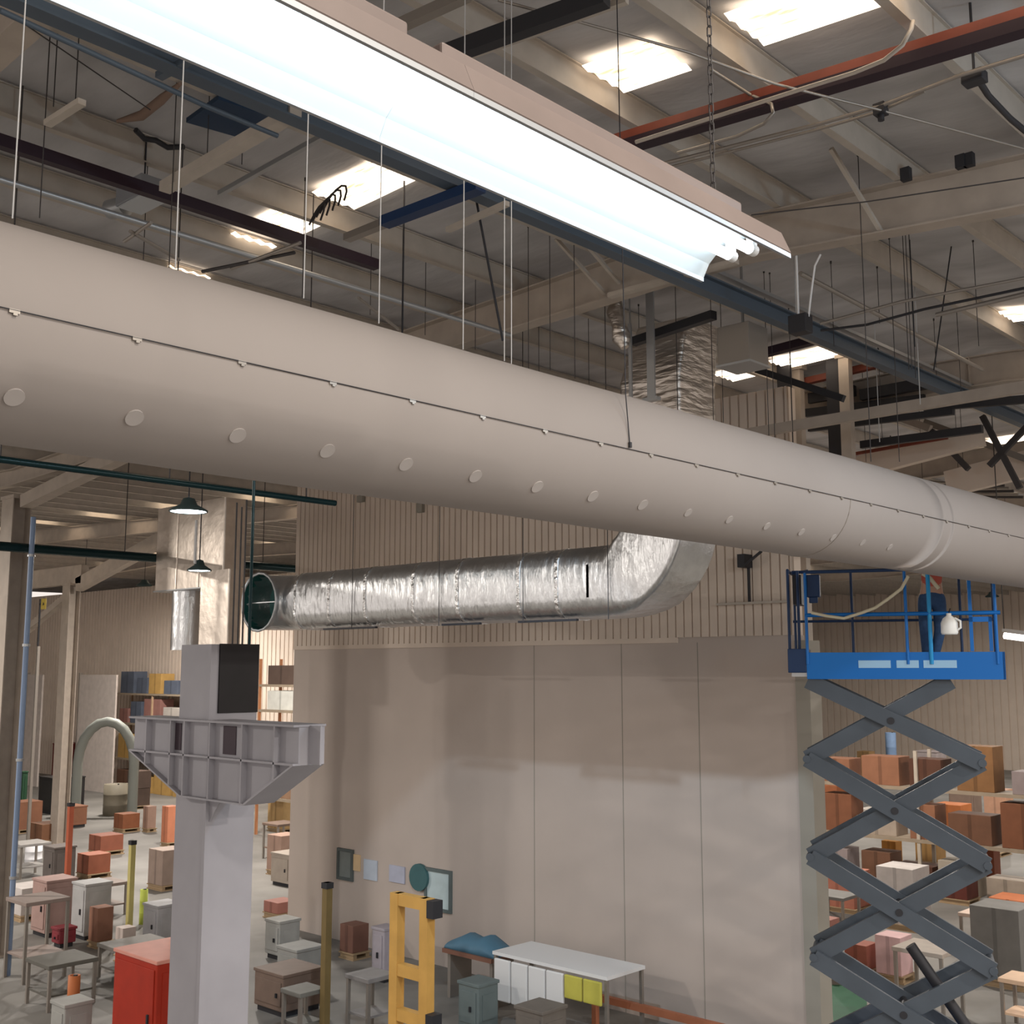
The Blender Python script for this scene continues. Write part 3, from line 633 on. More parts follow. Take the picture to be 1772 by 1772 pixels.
for i_, (p0_, p1_, w_) in enumerate((((1395, 715), (1600, 690), .16), ((1400, 742), (1650, 712), .12), ((1490, 770), (1700, 742), .14), ((1400, 690), (1480, 676), .2), ((1600, 705), (1790, 690), .14))):  # dark bars stand in for the shade right of the cladding
    yzbar('added shade bar in the gap right of the cladding, %s from the top left' % ORD[i_], p0_, p1_, 20.15, .1, w_, m_dark, 'shade_bar', 'beam')
# dark junction box and its white cables near (1385, 560)
p = P(1387, 560, 1, 11.95); jb = thing('junction_box', 'dark junction box hanging between white cables below the big rafter', 'box', p)
MB().box(p.x-.13, p.x+.1, 11.86, 12.04, p.z-.12, p.z+.1).build('body', m_dark, jb, bevel=.01)
a_ = P(1378, 443, 1, 11.95); MB().tube([(a_.x, 11.95, p.z+.1), (a_.x, 11.95, a_.z)], .014, 6).build('left_cable', m_white, jb)
MB().tube([P(1399, 548, 1, 11.95), P(1404, 505, 1, 11.95), P(1410, 460, 1, 11.95), P(1420, 440, 1, 11.95)], .012, 6).build('right_cable', m_white, jb)
pipe('upper thin conduit below the big rafter at right', [(1420, 560), (1560, 522), (1790, 478)], .02, z=11.0)
pipe('lower thin conduit below the big rafter at right', [(1420, 572), (1500, 562), (1600, 535), (1790, 495)], .018, z=11.0, m=m_dark)
pipe('thin dark rail running down right below the big rafter, upper', [(1385, 473), (1500, 534), (1700, 640)], .03, z=11.3, m=m_cond)
pipe('grey pipe in the right hall crossing under far purlins', [(1620, 545), (1790, 505)], .03, z=11.0, m=m_cond)

# ================================================================== HANGER RODS
rn = 0
def rod(u, v0, v1, x, r=.0055, m=m_rod, du=0, cls='dark'):
    """vertical rod through the pixel column u, between sight lines v0 and v1, in the plane X = x"""
    global rn
    p = P(u, (v0+v1)/2, 0, x); rg_ = hypot(p.x, p.y)
    def zz(v): 
        q = P(u, v, 0, x); return 6.5+(q.z-6.5)*rg_/hypot(q.x, q.y)
    if v0 > 0 and cls == 'dark':
        t_ = P(u, v0, 2, 11.9)
        for _ in range(4): t_ = P(u, v0, 2, roofz(t_.x)-.12)
        p = t_; x = t_.x; rg_ = hypot(p.x, p.y); k_ = P(u, v1, 0, x); zb0 = 6.5+(k_.z-6.5)*rg_/hypot(k_.x, k_.y); zt0 = roofz(x)-.05
    else: zt0 = roofz(p.x)-.05; zb0 = zz(v1)
    
    q = MB().tube([(p.x, p.y, zb0), (p.x+du, p.y, zt0)], r, 5)
    q.tube([(p.x+du, p.y, zt0-.02), (p.x+du, p.y, zt0+.02)], r*2.4, 6)
    o = q.build('hanger_rod', m); RODS.append((u, o, cls)); return o
RODS = []
for u, v0, v1 in ((33, -5, 380), (313, 135, 465), (532, 190, 517), (660, 280, 560), (803, 335, 605), (873, 340, 625), (885, 350, 630)): rod(u, -5, v1, DX, .0038, m_lrod, 0, 'pale')
for u, v0, v1, x in ((88, 38, 380, -7.4), (101, 35, 186, -9), (139, 18, 178, -9), (255, 295, 450, -8.6), (306, 140, 470, -7.2), (363, 150, 268, -9.4), (422, 180, 285, -9.4), (528, 320, 515, -8), (643, 410, 545, -9), (737, 450, 580, -9), (823, 480, 605, -10), (914, 400, 640, -8), (932, 500, 645, -9), (951, 390, 640, -9),
                     (993, 395, 655, -8), (1018, 540, 665, -11), (1105, 535, 690, -9.2), (1168, 470, 720, -6.8), (1228, 455, 728, -7.4), (1246, 500, 735, -7.8), (1322, 478, 760, -8), (1332, 480, 765, -7.6), (1365, 540, 780, -9), (1366, 600, 790, -10)):
    rod(u, v0, v1, x)
for u, v0, v1, x in ((1485, 278, 800, -5.4), (1438, 462, 600, -6.6), (1518, 470, 560, -7), (1539, 420, 800, -6.2), (1562, 412, 640, -6.3), (1567, 412, 640, -6.2), (1573, 412, 655, -6.1), (1616, 560, 650, -6), (1684, 425, 600, -5.6), (1520, 610, 760, -8.4), (1655, 530, 700, -7), (1492, 640, 800, -9), (1541, 760, 825, -10), (1590, 700, 840, -9), (1650, 660, 850, -9), (1659, 660, 850, -9), (1697, 780, 855, -9), (1708, 780, 860, -9), (1735, 800, 870, -9)):
    rod(u, v0, v1, x)
for u, v0, v1, x in ((1376, 455, 540, -7.5), (1519, 620, 765, -8.5), (1589, 560, 700, -7)): rod(u, v0, v1, x, .008, m_lrod, 0, 'pale')
RODS.sort(key=lambda t: t[0]); cnt = {'dark': 0, 'pale': 0}
for u, o, c in RODS:
    side = 'left half' if u < 886 else 'right half'
    key = (c, side); cnt[key] = cnt.get(key, 0)+1
    tag(o, 'thin %s hanger rod, %s such from left in %s' % (c, ORD[cnt[key]-1], side), 'rod', 'hanger rods')
a_, b2 = P(822, 335, 0, -8), P(870, 590, 0, -8)
tag(MB().tube([V((a_.x, a_.y, roofz(a_.x)-.05)), a_, b2], .013, 6).build('slanting_cable', m_dark), 'black slanting cable left of the foil riser', 'cable')
a_, b2 = P(1650, 400, 0, -6), P(1616, 640, 0, -6)
tag(MB().tube([a_, b2], .009, 6).build('slanting_cable', m_dark), 'dark slanting cable hanging from the big rafter at right', 'cable')
a_, b2 = P(1574, 415, 0, -6), P(1583, 600, 0, -6)
tag(MB().tube([a_, b2], .008, 6).build('slanting_cable', m_dark), 'dark slanting cable right of three close rods', 'cable')
a_, b2 = P(300, 440, 1, 8), P(220, 400, 1, 8)
for i, (q0, q1) in enumerate((((225, 400), (310, 450)), ((262, 385), (215, 418)), ((350, 470), (510, 437)), ((620, 515), (690, 570)), ((400, 465), (520, 420)))):
    tag(MB().tube([P(*q0, 2, 10.6), P(*q1, 2, 10.6)], .018, 6).build('brace_wire', m_cond if i != 2 else m_rod), 'thin slanting brace just above the white duct, %s from the left' % ORD[i], 'brace', 'slanting braces')
# bundle of wires left
b = MB()
for k in range(5):
    p0 = P(545+8*k, 385, 2, 11.3); b.tube([p0+V((.1*cos(t)*(1+.2*k), .1*sin(t), .05*k+.25*sin(t))) for t in [pi*j/6 for j in range(7)]], .012, 5)
tag(b.build('wire_coil', m_rod), 'coil of loose wires hanging near the middle left skylight', 'wires')
# wall fittings
for u, v0, v1, lb in ((622, 858, 868, 'small brown fitting on the cladding just below the white duct, left one'), (725, 870, 886, 'small brown fitting on the cladding just below the white duct, right one')):
    a_, b2 = P(u-4, v0, 1, YW-.12), P(u+5, v1, 1, YW-.12)
    tag(MB().box(a_.x, b2.x, YW-.13, YW-.03, b2.z, a_.z).build('wall_fitting', m_trim), lb, 'fitting')
p = P(1283, 970, 1, YW-.3)
wb = thing('wall_bracket', 'black angled bracket on the cladding right of the foil bend', 'bracket', p)
MB().box(p.x-.09, p.x+.06, YW-.3, YW-.03, p.z-.12, p.z+.12).build('plate', m_dark, wb); MB().bar(p+V((.05, 0, -.1)), p+V((.42, 0, .14)), .04, .04).build('arm', m_dark, wb)
MB().bar(p+V((.02, .2, -.1)), p+V((.02, .2, -.75)), .04, .04).build('drop_leg', m_dark, wb)
a_, b2 = P(1240, 1046, 1, YW-.1), P(1362, 1046, 1, YW-.1)
tag(MB().bar((a_.x, YW-.08, a_.z), (b2.x, YW-.08, a_.z), .09, .04).build('wall_rail', m_purl), 'thin cream rail along the cladding right of the foil bend', 'rail')

# ================================================================== SCISSOR LIFT
LD = 15.8; lc = at_depth(1550, 1158, LD); SCL = FPX/LD*1.009
lift = thing('scissor_lift', 'blue scissor lift with raised platform right of the beige wall', 'lift', (lc.x, lc.y, 0), AZ+radians(-18.4))
def lx_(u): return (u-1556)/SCL/1.13
def lz_(v): return 6.5+(1158-v)/SCL
YF_, YB_ = -.42, .42
zd0, zd1 = lz_(1174), lz_(1131)
pf = MB().box(lx_(1400), lx_(1740), YF_, YF_+.03, zd0, zd1).box(lx_(1400), lx_(1740), YB_-.03, YB_, zd0, zd1).box(lx_(1736), lx_(1740), YF_, YB_, zd0, zd1)
pf.build('toe_board', m_blue, lift, local=True)
MB().box(lx_(1372), lx_(1740)-.01, YF_+.035, YB_-.035, zd0+.03, zd0+.11).build('deck', m_galv, lift, local=True)
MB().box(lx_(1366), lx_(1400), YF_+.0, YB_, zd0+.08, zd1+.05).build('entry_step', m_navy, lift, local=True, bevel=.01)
for u0, u1 in ((1492, 1548), (1558, 1596), (1604, 1660)):
    MB().box(lx_(u0), lx_(u1), YF_-.004, YF_, lz_(1156), lz_(1144)).build('lettering', mat('pale_blue_lettering', (.3, .5, .7), .5), lift, local=True)
def post(u, y, v0, r=.02, m=m_blue):
    MB().tube([(lx_(u), y, zd1-.15), (lx_(u), y, lz_(v0))], r, 8).build('guard_post', m, lift, local=True)
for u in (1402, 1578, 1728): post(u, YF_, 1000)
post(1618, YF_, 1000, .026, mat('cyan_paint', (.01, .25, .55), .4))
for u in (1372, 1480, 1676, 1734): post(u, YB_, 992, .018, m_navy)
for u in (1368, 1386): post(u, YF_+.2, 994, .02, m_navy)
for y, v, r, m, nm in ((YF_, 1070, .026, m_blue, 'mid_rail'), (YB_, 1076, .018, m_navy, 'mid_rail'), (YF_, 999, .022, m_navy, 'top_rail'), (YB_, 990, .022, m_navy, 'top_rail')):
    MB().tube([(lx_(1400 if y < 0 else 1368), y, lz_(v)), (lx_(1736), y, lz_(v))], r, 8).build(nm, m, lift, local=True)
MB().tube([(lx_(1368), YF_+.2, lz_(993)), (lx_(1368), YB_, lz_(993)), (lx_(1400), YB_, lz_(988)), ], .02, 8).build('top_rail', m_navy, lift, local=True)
MB().box(lx_(1376), lx_(1392), YF_+.25, YB_-.1, lz_(1050), lz_(1000)).build('entry_gate', m_dark, lift, local=True)
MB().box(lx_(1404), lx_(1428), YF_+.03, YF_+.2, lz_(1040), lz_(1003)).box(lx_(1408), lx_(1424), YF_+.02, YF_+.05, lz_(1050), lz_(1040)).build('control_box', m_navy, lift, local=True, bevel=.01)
MB().box(lx_(1684), lx_(1690), YF_+.01, YF_+.05, lz_(1130), lz_(1000)).box(lx_(1716), lx_(1722), YF_+.01, YF_+.05, lz_(1130), lz_(1076)).box(lx_(1684), lx_(1722), YF_+.01, YF_+.05, lz_(1084), lz_(1076)).build('gate_frame', m_blue, lift, local=True)
# scissor arms
zs = [zd0-.02]+[at_depth(1390, v, LD-.3).z for v in (1313, 1482, 1655, 1826)]; xl0, xr0 = lx_(1394), lx_(1694)
for i in range(4):
    za, zb_ = zs[i], zs[i+1]
    x0, x1 = (xl0, xr0)
    for y, o in ((YF_+.06, 0), (YB_-.08, .0)):
        if i == 0: q0, q1, q2, q3 = (lx_(1400), za), (x1, zb_), (lx_(1650), za), (x0, zb_)
        else: q0, q1, q2, q3 = (x0, za), (x1, zb_), (x1, za), (x0, zb_)
        MB().bar((q0[0], y, q0[1]), (q1[0], y, q1[1]), .06, .2).build('scissor_arm', m_arm, lift, local=True)
        MB().bar((q2[0], y+.075, q2[1]), (q3[0], y+.075, q3[1]), .06, .2).build('scissor_arm', m_arm, lift, local=True)
    for x in (x0, x1): MB().tube([(x, YF_+.02, zb_), (x, YB_-.02, zb_)], .05, 12).build('cross_shaft', m_arm, lift, local=True)
    MB().tube([((x0+x1)/2, YF_+.02, (za+zb_)/2), ((x0+x1)/2, YB_, (za+zb_)/2)], .045, 12).build('centre_pin', m_dark, lift, local=True)
MB().tube([(lx_(1560), -.05, 3.1), (lx_(1650), -.05, zs[4]+.4)], .07, 10).build('lift_cylinder', m_dark, lift, local=True)
MB().box(xl0-.1, xr0+.1, YF_, YB_, .35, zs[4]-.08).build('chassis', m_blue, lift, local=True, bevel=.03)
for x in (xl0+.2, xr0-.2):
    for y in (YF_-.05, YB_-.1): MB().tube([(x, y, .25), (x, y+.15, .25)], .25, 20).build('wheel', m_dark, lift, local=True)
# jug hanging on the rail
def lw(u, y, v):
    a = lift.rotation_euler.z; x = lx_(u); return V((lc.x+x*cos(a)-y*sin(a), lc.y+x*sin(a)+y*cos(a), lz_(v)))
p = lw(1650, YF_-.12, 1104); jg = thing('plastic_jug', 'white plastic jug hanging from the lift mid rail beside the worker', 'jug', p)
MB().lathe(p, [(0, 0), (.09, 0), (.1, .02), (.1, .14), (.07, .2), (.03, .23), (.03, .26), (0, .26)], 16).build('body', mat('white_plastic', (.85, .85, .82), .4), jg)
MB().tube([p+V((.09, 0, .05)), p+V((.14, 0, .08)), p+V((.14, 0, .16)), p+V((.07, 0, .2))], .014, 8).build('handle', MATS['white_plastic'], jg)
MB().tube([p+V((0, 0, .25)), p+V((0, .05, .32)), lw(1650, YF_, 1070)], .006, 5).build('hook', m_dark, jg)
tag(MB().tube([lw(1585, YF_-.03, 1010), lw(1572, YF_-.03, 1030), lw(1550, YF_-.04, 1045), lw(1525, YF_-.04, 1060), lw(1500, YF_-.05, 1068), lw(1470, YF_-.04, 1076), lw(1440, YF_-.035, 1072), lw(1412, YF_-.03, 1066)], .02, 8).build('hose', mat('cream_rubber', (.6, .56, .42), .5)), 'cream hose looped along the lift platform rail', 'hose')
# worker on the platform: hips and legs seen below the white duct
def skin_body(name, chains, m, parent, levels=1):
    vs = []; es = []; rad = []
    idx = {}
    def vid(key, p, r):
        if key not in idx: idx[key] = len(vs); vs.append(p); rad.append(r)
        return idx[key]
    for ch in chains:
        prev = None
        for key, p, r in ch:
            i = vid(key, p, r)
            if prev is not None: es.append((prev, i))
            prev = i
    me = bpy.data.meshes.new(name); me.from_pydata([V(v) for v in vs], es, [])
    o = bpy.data.objects.new(name, me); C.objects.link(o); o.parent = parent
    md = o.modifiers.new('skin', 'SKIN'); md.use_smooth_shade = True
    for i, sv in enumerate(me.skin_vertices[0].data): sv.radius = (rad[i], rad[i]*.9); sv.use_root = (i == 0)
    o.modifiers.new('sub', 'SUBSURF').levels = levels; o.modifiers['sub'].render_levels = levels+1
    me.materials.append(m); return o
wp = lw(1625, -.02, 1140); wp.z = zd0+.11
wk = thing('person', 'worker in orange-red top and blue jeans standing on the lift platform', 'person', wp, lift.rotation_euler.z)
sk = mat('skin_tone', (.42, .25, .18), .5); jean = mat('blue_denim', (.03, .07, .16), .8, 0, .2, 20); shirt = mat('orange_red_cloth', (.45, .10, .07), .8)
PV = ('pel', (0, 0, .94), .13)
skin_body('body', [[PV, ('wa', (0, 0, 1.08), .12), ('ch', (.02, 0, 1.33), .145), ('ns', (.03, 0, 1.47), .075), ('nk', (.03, -.01, 1.55), .055), ('hd', (.03, -.02, 1.62), .08), ('ht', (.03, -.02, 1.70), .092), ('hh', (.03, -.01, 1.77), .06)],
    [('ns', 0, 0), ('sr', (.19, 0, 1.42), .06), ('er', (.28, -.1, 1.18), .042), ('wr', (.2, -.3, 1.2), .03)],
    [('ns', 0, 0), ('sl', (-.14, 0, 1.42), .06), ('el', (-.25, -.12, 1.62), .042), ('wl', (-.24, -.26, 1.8), .03)],
    [PV, ('hl', (-.09, 0, .88), .1), ('kl', (-.1, -.05, .5), .06), ('al', (-.09, 0, .1), .04), ('tl', (-.1, -.16, .04), .035)],
    [PV, ('hr', (.09, 0, .88), .1), ('kr', (.08, -.03, .5), .06), ('ar', (-.02, .05, .1), .04), ('tr', (-.01, -.11, .04), .035)]], sk, wk)
skin_body('jeans', [[('p', (0, 0, .95), .15), ('w', (0, 0, 1.04), .135)], [('p', 0, 0), ('a', (-.09, 0, .86), .115), ('b', (-.1, -.05, .5), .082), ('c', (-.09, 0, .1), .065)], [('p', 0, 0), ('d', (.09, 0, .86), .115), ('e', (.08, -.03, .5), .082), ('f', (-.02, .05, .1), .065)]], jean, wk)
skin_body('shirt', [[('p', (0, 0, 1.02), .148), ('w', (.01, 0, 1.18), .15), ('c', (.02, 0, 1.34), .165), ('s', (.03, 0, 1.45), .1)], [('s', 0, 0), ('x', (.19, 0, 1.42), .075), ('y', (.24, -.05, 1.29), .062)], [('s', 0, 0), ('q', (-.14, 0, 1.42), .075), ('r', (-.2, -.06, 1.52), .06)]], shirt, wk)
for sx, hx, hy, hz in ((1, .2, -.3, 1.2), (-1, -.24, -.26, 1.8)):
    hb = [[('p', (hx, hy, hz), .026), ('m', (hx, hy-.06, hz+.01), .034)]]
    for k, (dx, L) in enumerate(((-.03, .075), (-.01, .085), (.012, .08), (.032, .065))):
        hb.append([('m', 0, 0), ('k%d' % k, (hx+dx, hy-.1, hz+.012), .011), ('f%d' % k, (hx+dx, hy-.1-L*.5, hz), .009), ('t%d' % k, (hx+dx, hy-.1-L*.75, hz-.03), .008)])
    hb.append([('p', 0, 0), ('u', (hx+sx*.045, hy-.05, hz+.0), .012), ('v', (hx+sx*.055, hy-.09, hz-.01), .009)])
    skin_body('hand', hb, sk, wk, 1)
MB().lathe((.03, -.01, 1.73), [(.125, 0), (.12, .06), (.09, .12), (.04, .15), (0, .155)], 18).build('safety_helmet', mat('helmet_white', (.8, .8, .78), .4), wk, local=True)
for x in (-.1, -.01): MB().box(x-.05, x+.05, -.22 if x < -.05 else -.17, .06 if x < -.05 else .11, 0, .09).build('boot', m_dark, wk, local=True, bevel=.02)
tag(MB().tube([lw(1610, -.3, 1005), lw(1622, -.32, 1012), lw(1636, -.33, 1030)], .025, 8).build('tool_strap', MATS['cream_rubber']), 'short cream strap hanging at the worker hip', 'strap')
# long tube lamp far right
p = P(1755, 1103, 1, 22); t = thing('tube_lamp', 'glowing tube lamp low at the right edge beyond the lift', 'lamp', p)
a_, b2 = P(1738, 1100, 1, 22), P(1800, 1108, 1, 22)
MB().tube([a_, b2], .06, 10).build('tube', mat('soft_white_glow', (1, 1, 1), .5, emit=((1, .97, .92), 4)), t); MB().bar(a_+V((0, 0, .1)), b2+V((0, 0, .1)), .2, .06).build('housing', m_white, t)
for q in (a_, b2): MB().tube([q+V((0, 0, .1)), (q.x, q.y, roofz(q.x)-.05)], .01, 5).build('hanger', m_rod, t)

# ================================================================== GOODS ON THE FLOOR
def cm(c): 
    n = 'paint_%02x%02x%02x' % tuple(int(255*x) for x in c); return mat(n, tuple(x for x in c), .6, 0, .12, 3)
def sr(r, g, b, k=1.0): return tuple(((x/255)**2.2)*k*1.1 for x in ((r+.32*((r+g+b)/3-r)), (g+.32*((r+g+b)/3-g)), (b+.32*((r+g+b)/3-b))))
def footprint(u0, u1, v1, asp=1.0):
    um = (u0+u1)/2; c = fl(um, v1); d = (c-EYE).dot(Fw); az = AZ-atan((um-886)/FPX)
    s = (u1-u0)/FPX*d/(abs(cos(az))+asp*abs(sin(az))); return c, s, s*asp
def top_z(c, u, v): 
    q = P(u, v, 1, c.y); return max(.15, 6.5+(q.z-6.5)*hypot(c.x, c.y)/hypot(q.x, q.y))
def crate(u0, u1, v0, v1, col, lab, kind='carton_stack', cat='carton', asp=1.0, top=None):
    c, w, d = footprint(u0, u1, v1, asp); z = top_z(c, (u0+u1)/2, v0); t = thing(kind, lab, cat, (c.x, c.y, 0))
    x0, x1, y0, y1 = c.x-w/2, c.x+w/2, c.y, c.y+d; m = cm(col)
    if kind == 'carton_stack':
        MB().box(x0-.03, x1+.03, y0-.03, y1+.03, .0, .03).box(x0, x1, y0, y0+.1, .03, .12).box(x0, x1, y1-.1, y1, .03, .12).box(x0-.03, x1+.03, y0-.03, y1+.03, .12, .15).build('pallet', cm((.35, .25, .15)), t)
        n = max(1, int(round(z/1.1))); hz = (z-.15)/n
        for k in range(n):
            o = .03*((k*7) % 3-1)
            cc = MB().box(x0+o, x1+o, y0, y1, .15+k*hz, .15+(k+1)*hz-.01).build('carton', m, t, bevel=.01)
            MB().box((x0+x1)/2-.04+o, (x0+x1)/2+.04+o, y0-.004, y0, .15+k*hz, .15+(k+1)*hz-.01).build('tape', cm(tuple(x*.75 for x in col)), cc)
    elif kind in ('machine_cabinet', 'machine'):
        MB().box(x0, x1, y0, y1, .1, z-.06).build('body', m, t, bevel=.02)
        MB().box(x0+.05, x1-.05, y0+.05, y1-.05, 0, .1).build('plinth', m_dark, t)
        MB().box(x0-.02, x1+.02, y0-.02, y1+.02, z-.06, z).build('top_cover', cm(top or col), t, bevel=.01)
        dr = MB().box(x0+.06, x1-.06, y0-.02, y0, .2, z-.15).build('door', m, t, bevel=.005)
        MB().box(x1-.2, x1-.16, y0-.05, y0-.02, z*.45, z*.55).build('handle', m_dark, dr)
        MB().box(x1, x1+.012, y0+.1, y1-.1, .25, z-.2).build('side_panel', m, t)
    elif kind == 'drum':
        MB().lathe((c.x, c.y+w/2, 0), [(0, 0), (w/2, 0), (w/2, z*.32), (w/2*1.03, z*.33), (w/2, z*.34), (w/2, z*.66), (w/2*1.03, z*.67), (w/2, z*.68), (w/2, z), (w/2-.03, z), (w/2-.03, z-.03), (0, z-.03)], 20).build('shell', m, t)
        MB().tube([(c.x+w*.2, c.y+w/2, z-.03), (c.x+w*.2, c.y+w/2, z+.02)], .04, 8).build('bung', m_dark, t)
    elif kind == 'work_table':
        MB().box(x0, x1, y0, y1, z-.08, z).build('tabletop', m, t, bevel=.01)
        for x in (x0+.05, x1-.05):
            for y in (y0+.05, y1-.05): MB().box(x-.03, x+.03, y-.03, y+.03, 0, z-.08).build('leg', m_cond, t)
        MB().box(x0+.05, x1-.05, y0+.05, y1-.05, z*.3, z*.3+.04).build('lower_shelf', cm(top or col), t)
    elif kind in ('marked_post', 'post'):
        MB().box(c.x-w/2, c.x+w/2, c.y, c.y+w, .05, z).build('shaft', m, t); MB().box(c.x-w, c.x+w, c.y-w/2, c.y+1.5*w, 0, .05).build('foot', m_dark, t)
        MB().box(c.x-w*.6, c.x+w*.6, c.y-w*.1, c.y+w*1.1, z-.1, z).build('cap', m_dark, t)
    return t
S = sr
L_ = [
 # left clutter, far to near
 (28, 40, 1335, 1408, S(40,85,55), 'narrow green cabinet beside the left edge column', 'machine_cabinet', 'cabinet'),
 (40, 115, 1345, 1408, S(45,42,42), 'black machine cabinet behind the brown cartons at far left', 'machine_cabinet', 'machine'),
 (72, 122, 1287, 1350, S(135,40,35), 'dark red machine far at left under the grey arch pipe', 'machine_cabinet', 'machine'),
 (142, 178, 1330, 1352, S(175,60,50), 'small red carton stack right of the dark red machine', 'carton_stack', 'carton'),
 (152, 207, 1358, 1412, S(120,110,90), 'olive grey drum left of the grey-white column', 'drum', 'drum'),
 (205, 245, 1334, 1400, S(90,70,60), 'dark brown carton stack below the left bracket end', 'carton_stack', 'carton'),
 (183, 226, 1408, 1440, S(150,80,45), 'brown carton stack left of the column, small and far', 'carton_stack', 'carton'),
 (30, 92, 1425, 1460, S(130,80,50), 'brown carton stack next to the left edge column', 'carton_stack', 'carton'),
 (135, 192, 1445, 1480, S(150,75,50), 'wide reddish brown carton stack in the middle of the left goods', 'carton_stack', 'carton'),
 (240, 262, 1395, 1440, S(160,120,100), 'tan carton stack close left of the column', 'carton_stack', 'carton'),
 (270, 298, 1395, 1465, S(205,110,70), 'bright orange carton stack touching the column at left', 'carton_stack', 'carton'),
 (24, 62, 1462, 1500, S(215,215,220), 'glossy white drum near the blue downpipe', 'drum', 'drum'),
 (55, 108, 1465, 1530, S(100,90,85), 'dark grey machine left of the orange post', 'machine_cabinet', 'machine'),
 (106, 117, 1390, 1540, S(195,80,45), 'orange marker post among the left goods', 'marked_post', 'post'),
 (115, 170, 1478, 1520, S(170,85,55), 'orange brown carton stack right of the orange post', 'carton_stack', 'carton'),
 (212, 224, 1455, 1630, S(195,180,90), 'pale yellow marker post left of the column', 'marked_post', 'post'),
 (236, 300, 1470, 1540, S(150,125,110), 'tan carton stack behind the yellow post', 'carton_stack', 'carton'),
 (28, 100, 1522, 1620, S(170,130,120), 'pinkish grey machine with cream top at far left', 'machine_cabinet', 'machine'),
 (100, 165, 1528, 1625, S(165,165,165), 'pale grey machine with cream cover left of the yellow post', 'machine_cabinet', 'machine'),
 (75, 115, 1605, 1640, S(145,40,50), 'crimson crate low at far left', 'machine_cabinet', 'crate'),
 (140, 180, 1570, 1640, S(150,95,70), 'brown carton stack beside the pale grey machine', 'carton_stack', 'carton'),
 (225, 290, 1565, 1640, S(165,165,170), 'light grey boxy cabinet left of the column', 'machine_cabinet', 'cabinet'),
 (188, 222, 1605, 1665, S(190,170,160), 'pale pink upright crate left of the column above the orange machine', 'carton_stack', 'carton'),
 (0, 120, 1665, 1745, S(95,92,84), 'dark grey conveyor table at the lower left corner', 'work_table', 'table'),
 (120, 260, 1640, 1700, S(110,105,98), 'grey conveyor table behind the orange machine', 'work_table', 'table'),
 (100, 128, 1690, 1790, S(205,100,40), 'orange upright bin left of the orange machine', 'drum', 'drum'),
 # between column and wall
 (446, 508, 1290, 1372, S(150,130,115), 'beige carton stack seen right below the bracket', 'carton_stack', 'carton'),
 (445, 508, 1378, 1440, S(190,145,80), 'amber carton stack right of the column', 'carton_stack', 'carton'),
 (445, 503, 1445, 1515, S(170,130,110), 'pinkish brown carton stack right of the column', 'carton_stack', 'carton'),
 (440, 498, 1560, 1590, S(165,95,80), 'low reddish carton stack right of the column', 'carton_stack', 'carton'),
 (440, 500, 1592, 1660, S(155,155,150), 'pale grey cabinet right of the column foot', 'machine_cabinet', 'cabinet'),
 (455, 535, 1640, 1710, S(140,140,135), 'grey cabinet left of the olive post', 'machine_cabinet', 'cabinet'),
 (547, 565, 1528, 1800, S(125,100,50), 'olive yellow post at the left end of the beige wall', 'marked_post', 'post'),
 (575, 625, 1600, 1660, S(120,75,60), 'brown carton stack left of the yellow door frame', 'carton_stack', 'carton'),
 (630, 676, 1605, 1700, S(160,150,160), 'mauve white cabinet close left of the yellow door frame', 'machine_cabinet', 'cabinet'),
 (570, 660, 1690, 1790, S(125,120,118), 'grey work table in front of the yellow frame', 'work_table', 'table'),
 (460, 540, 1715, 1800, S(110,108,100), 'dark grey work table right of the column foot', 'work_table', 'table'),
 # right of the wall
 (1396, 1462, 1358, 1424, S(150,75,35), 'rust brown carton stack between wall edge and upper scissor arms', 'carton_stack', 'carton'),
 (1578, 1630, 1300, 1352, S(165,150,150), 'mauve white sheet cabinet seen through the top diamond', 'machine_cabinet', 'cabinet'),
 (1480, 1510, 1300, 1350, S(150,110,60), 'tan carton stack inside the top scissor diamond', 'carton_stack', 'carton'),
 (1528, 1552, 1268, 1345, S(120,160,215), 'light blue drum inside the top scissor diamond', 'drum', 'drum'),
 (1610, 1674, 1392, 1455, S(185,90,30), 'orange brown carton stack right of the scissor lift', 'carton_stack', 'carton'),
 (1700, 1748, 1366, 1420, S(195,135,100), 'peach carton stack near the right edge', 'carton_stack', 'carton'),
 (1524, 1558, 1455, 1510, S(190,115,25), 'amber carton stack inside the middle scissor diamond', 'carton_stack', 'carton'),
 (1580, 1630, 1445, 1498, S(170,120,55), 'ochre carton stack inside the right of the middle diamond', 'carton_stack', 'carton'),
 (1690, 1728, 1462, 1530, S(140,65,38), 'rust carton stack near the right edge, tall', 'carton_stack', 'carton'),
 (1619, 1684, 1508, 1565, S(105,45,35), 'dark red brown carton stack right of the lift', 'carton_stack', 'carton'),
 (1409, 1494, 1508, 1580, S(185,100,75), 'salmon red carton stack left of the scissor lift', 'carton_stack', 'carton'),
 (1707, 1790, 1556, 1610, S(215,110,60), 'orange carton stack cut by the right edge', 'carton_stack', 'carton'),
 (1650, 1744, 1584, 1660, S(205,175,155), 'pale pink work table right of the lift', 'work_table', 'table'),
 (1405, 1450, 1590, 1690, S(165,100,85), 'reddish carton stack left of the lower scissor arms', 'carton_stack', 'carton'),
 (1456, 1512, 1634, 1690, S(160,80,60), 'red brown carton stack in the lowest scissor diamond', 'carton_stack', 'carton'),
 (1510, 1572, 1620, 1700, S(210,160,160), 'pinkish white carton stack in the lowest scissor diamond', 'carton_stack', 'carton'),
 (1722, 1810, 1698, 1790, S(225,180,140), 'peach topped table at the lower right corner', 'work_table', 'table'),
]
for a in L_: crate(*a)
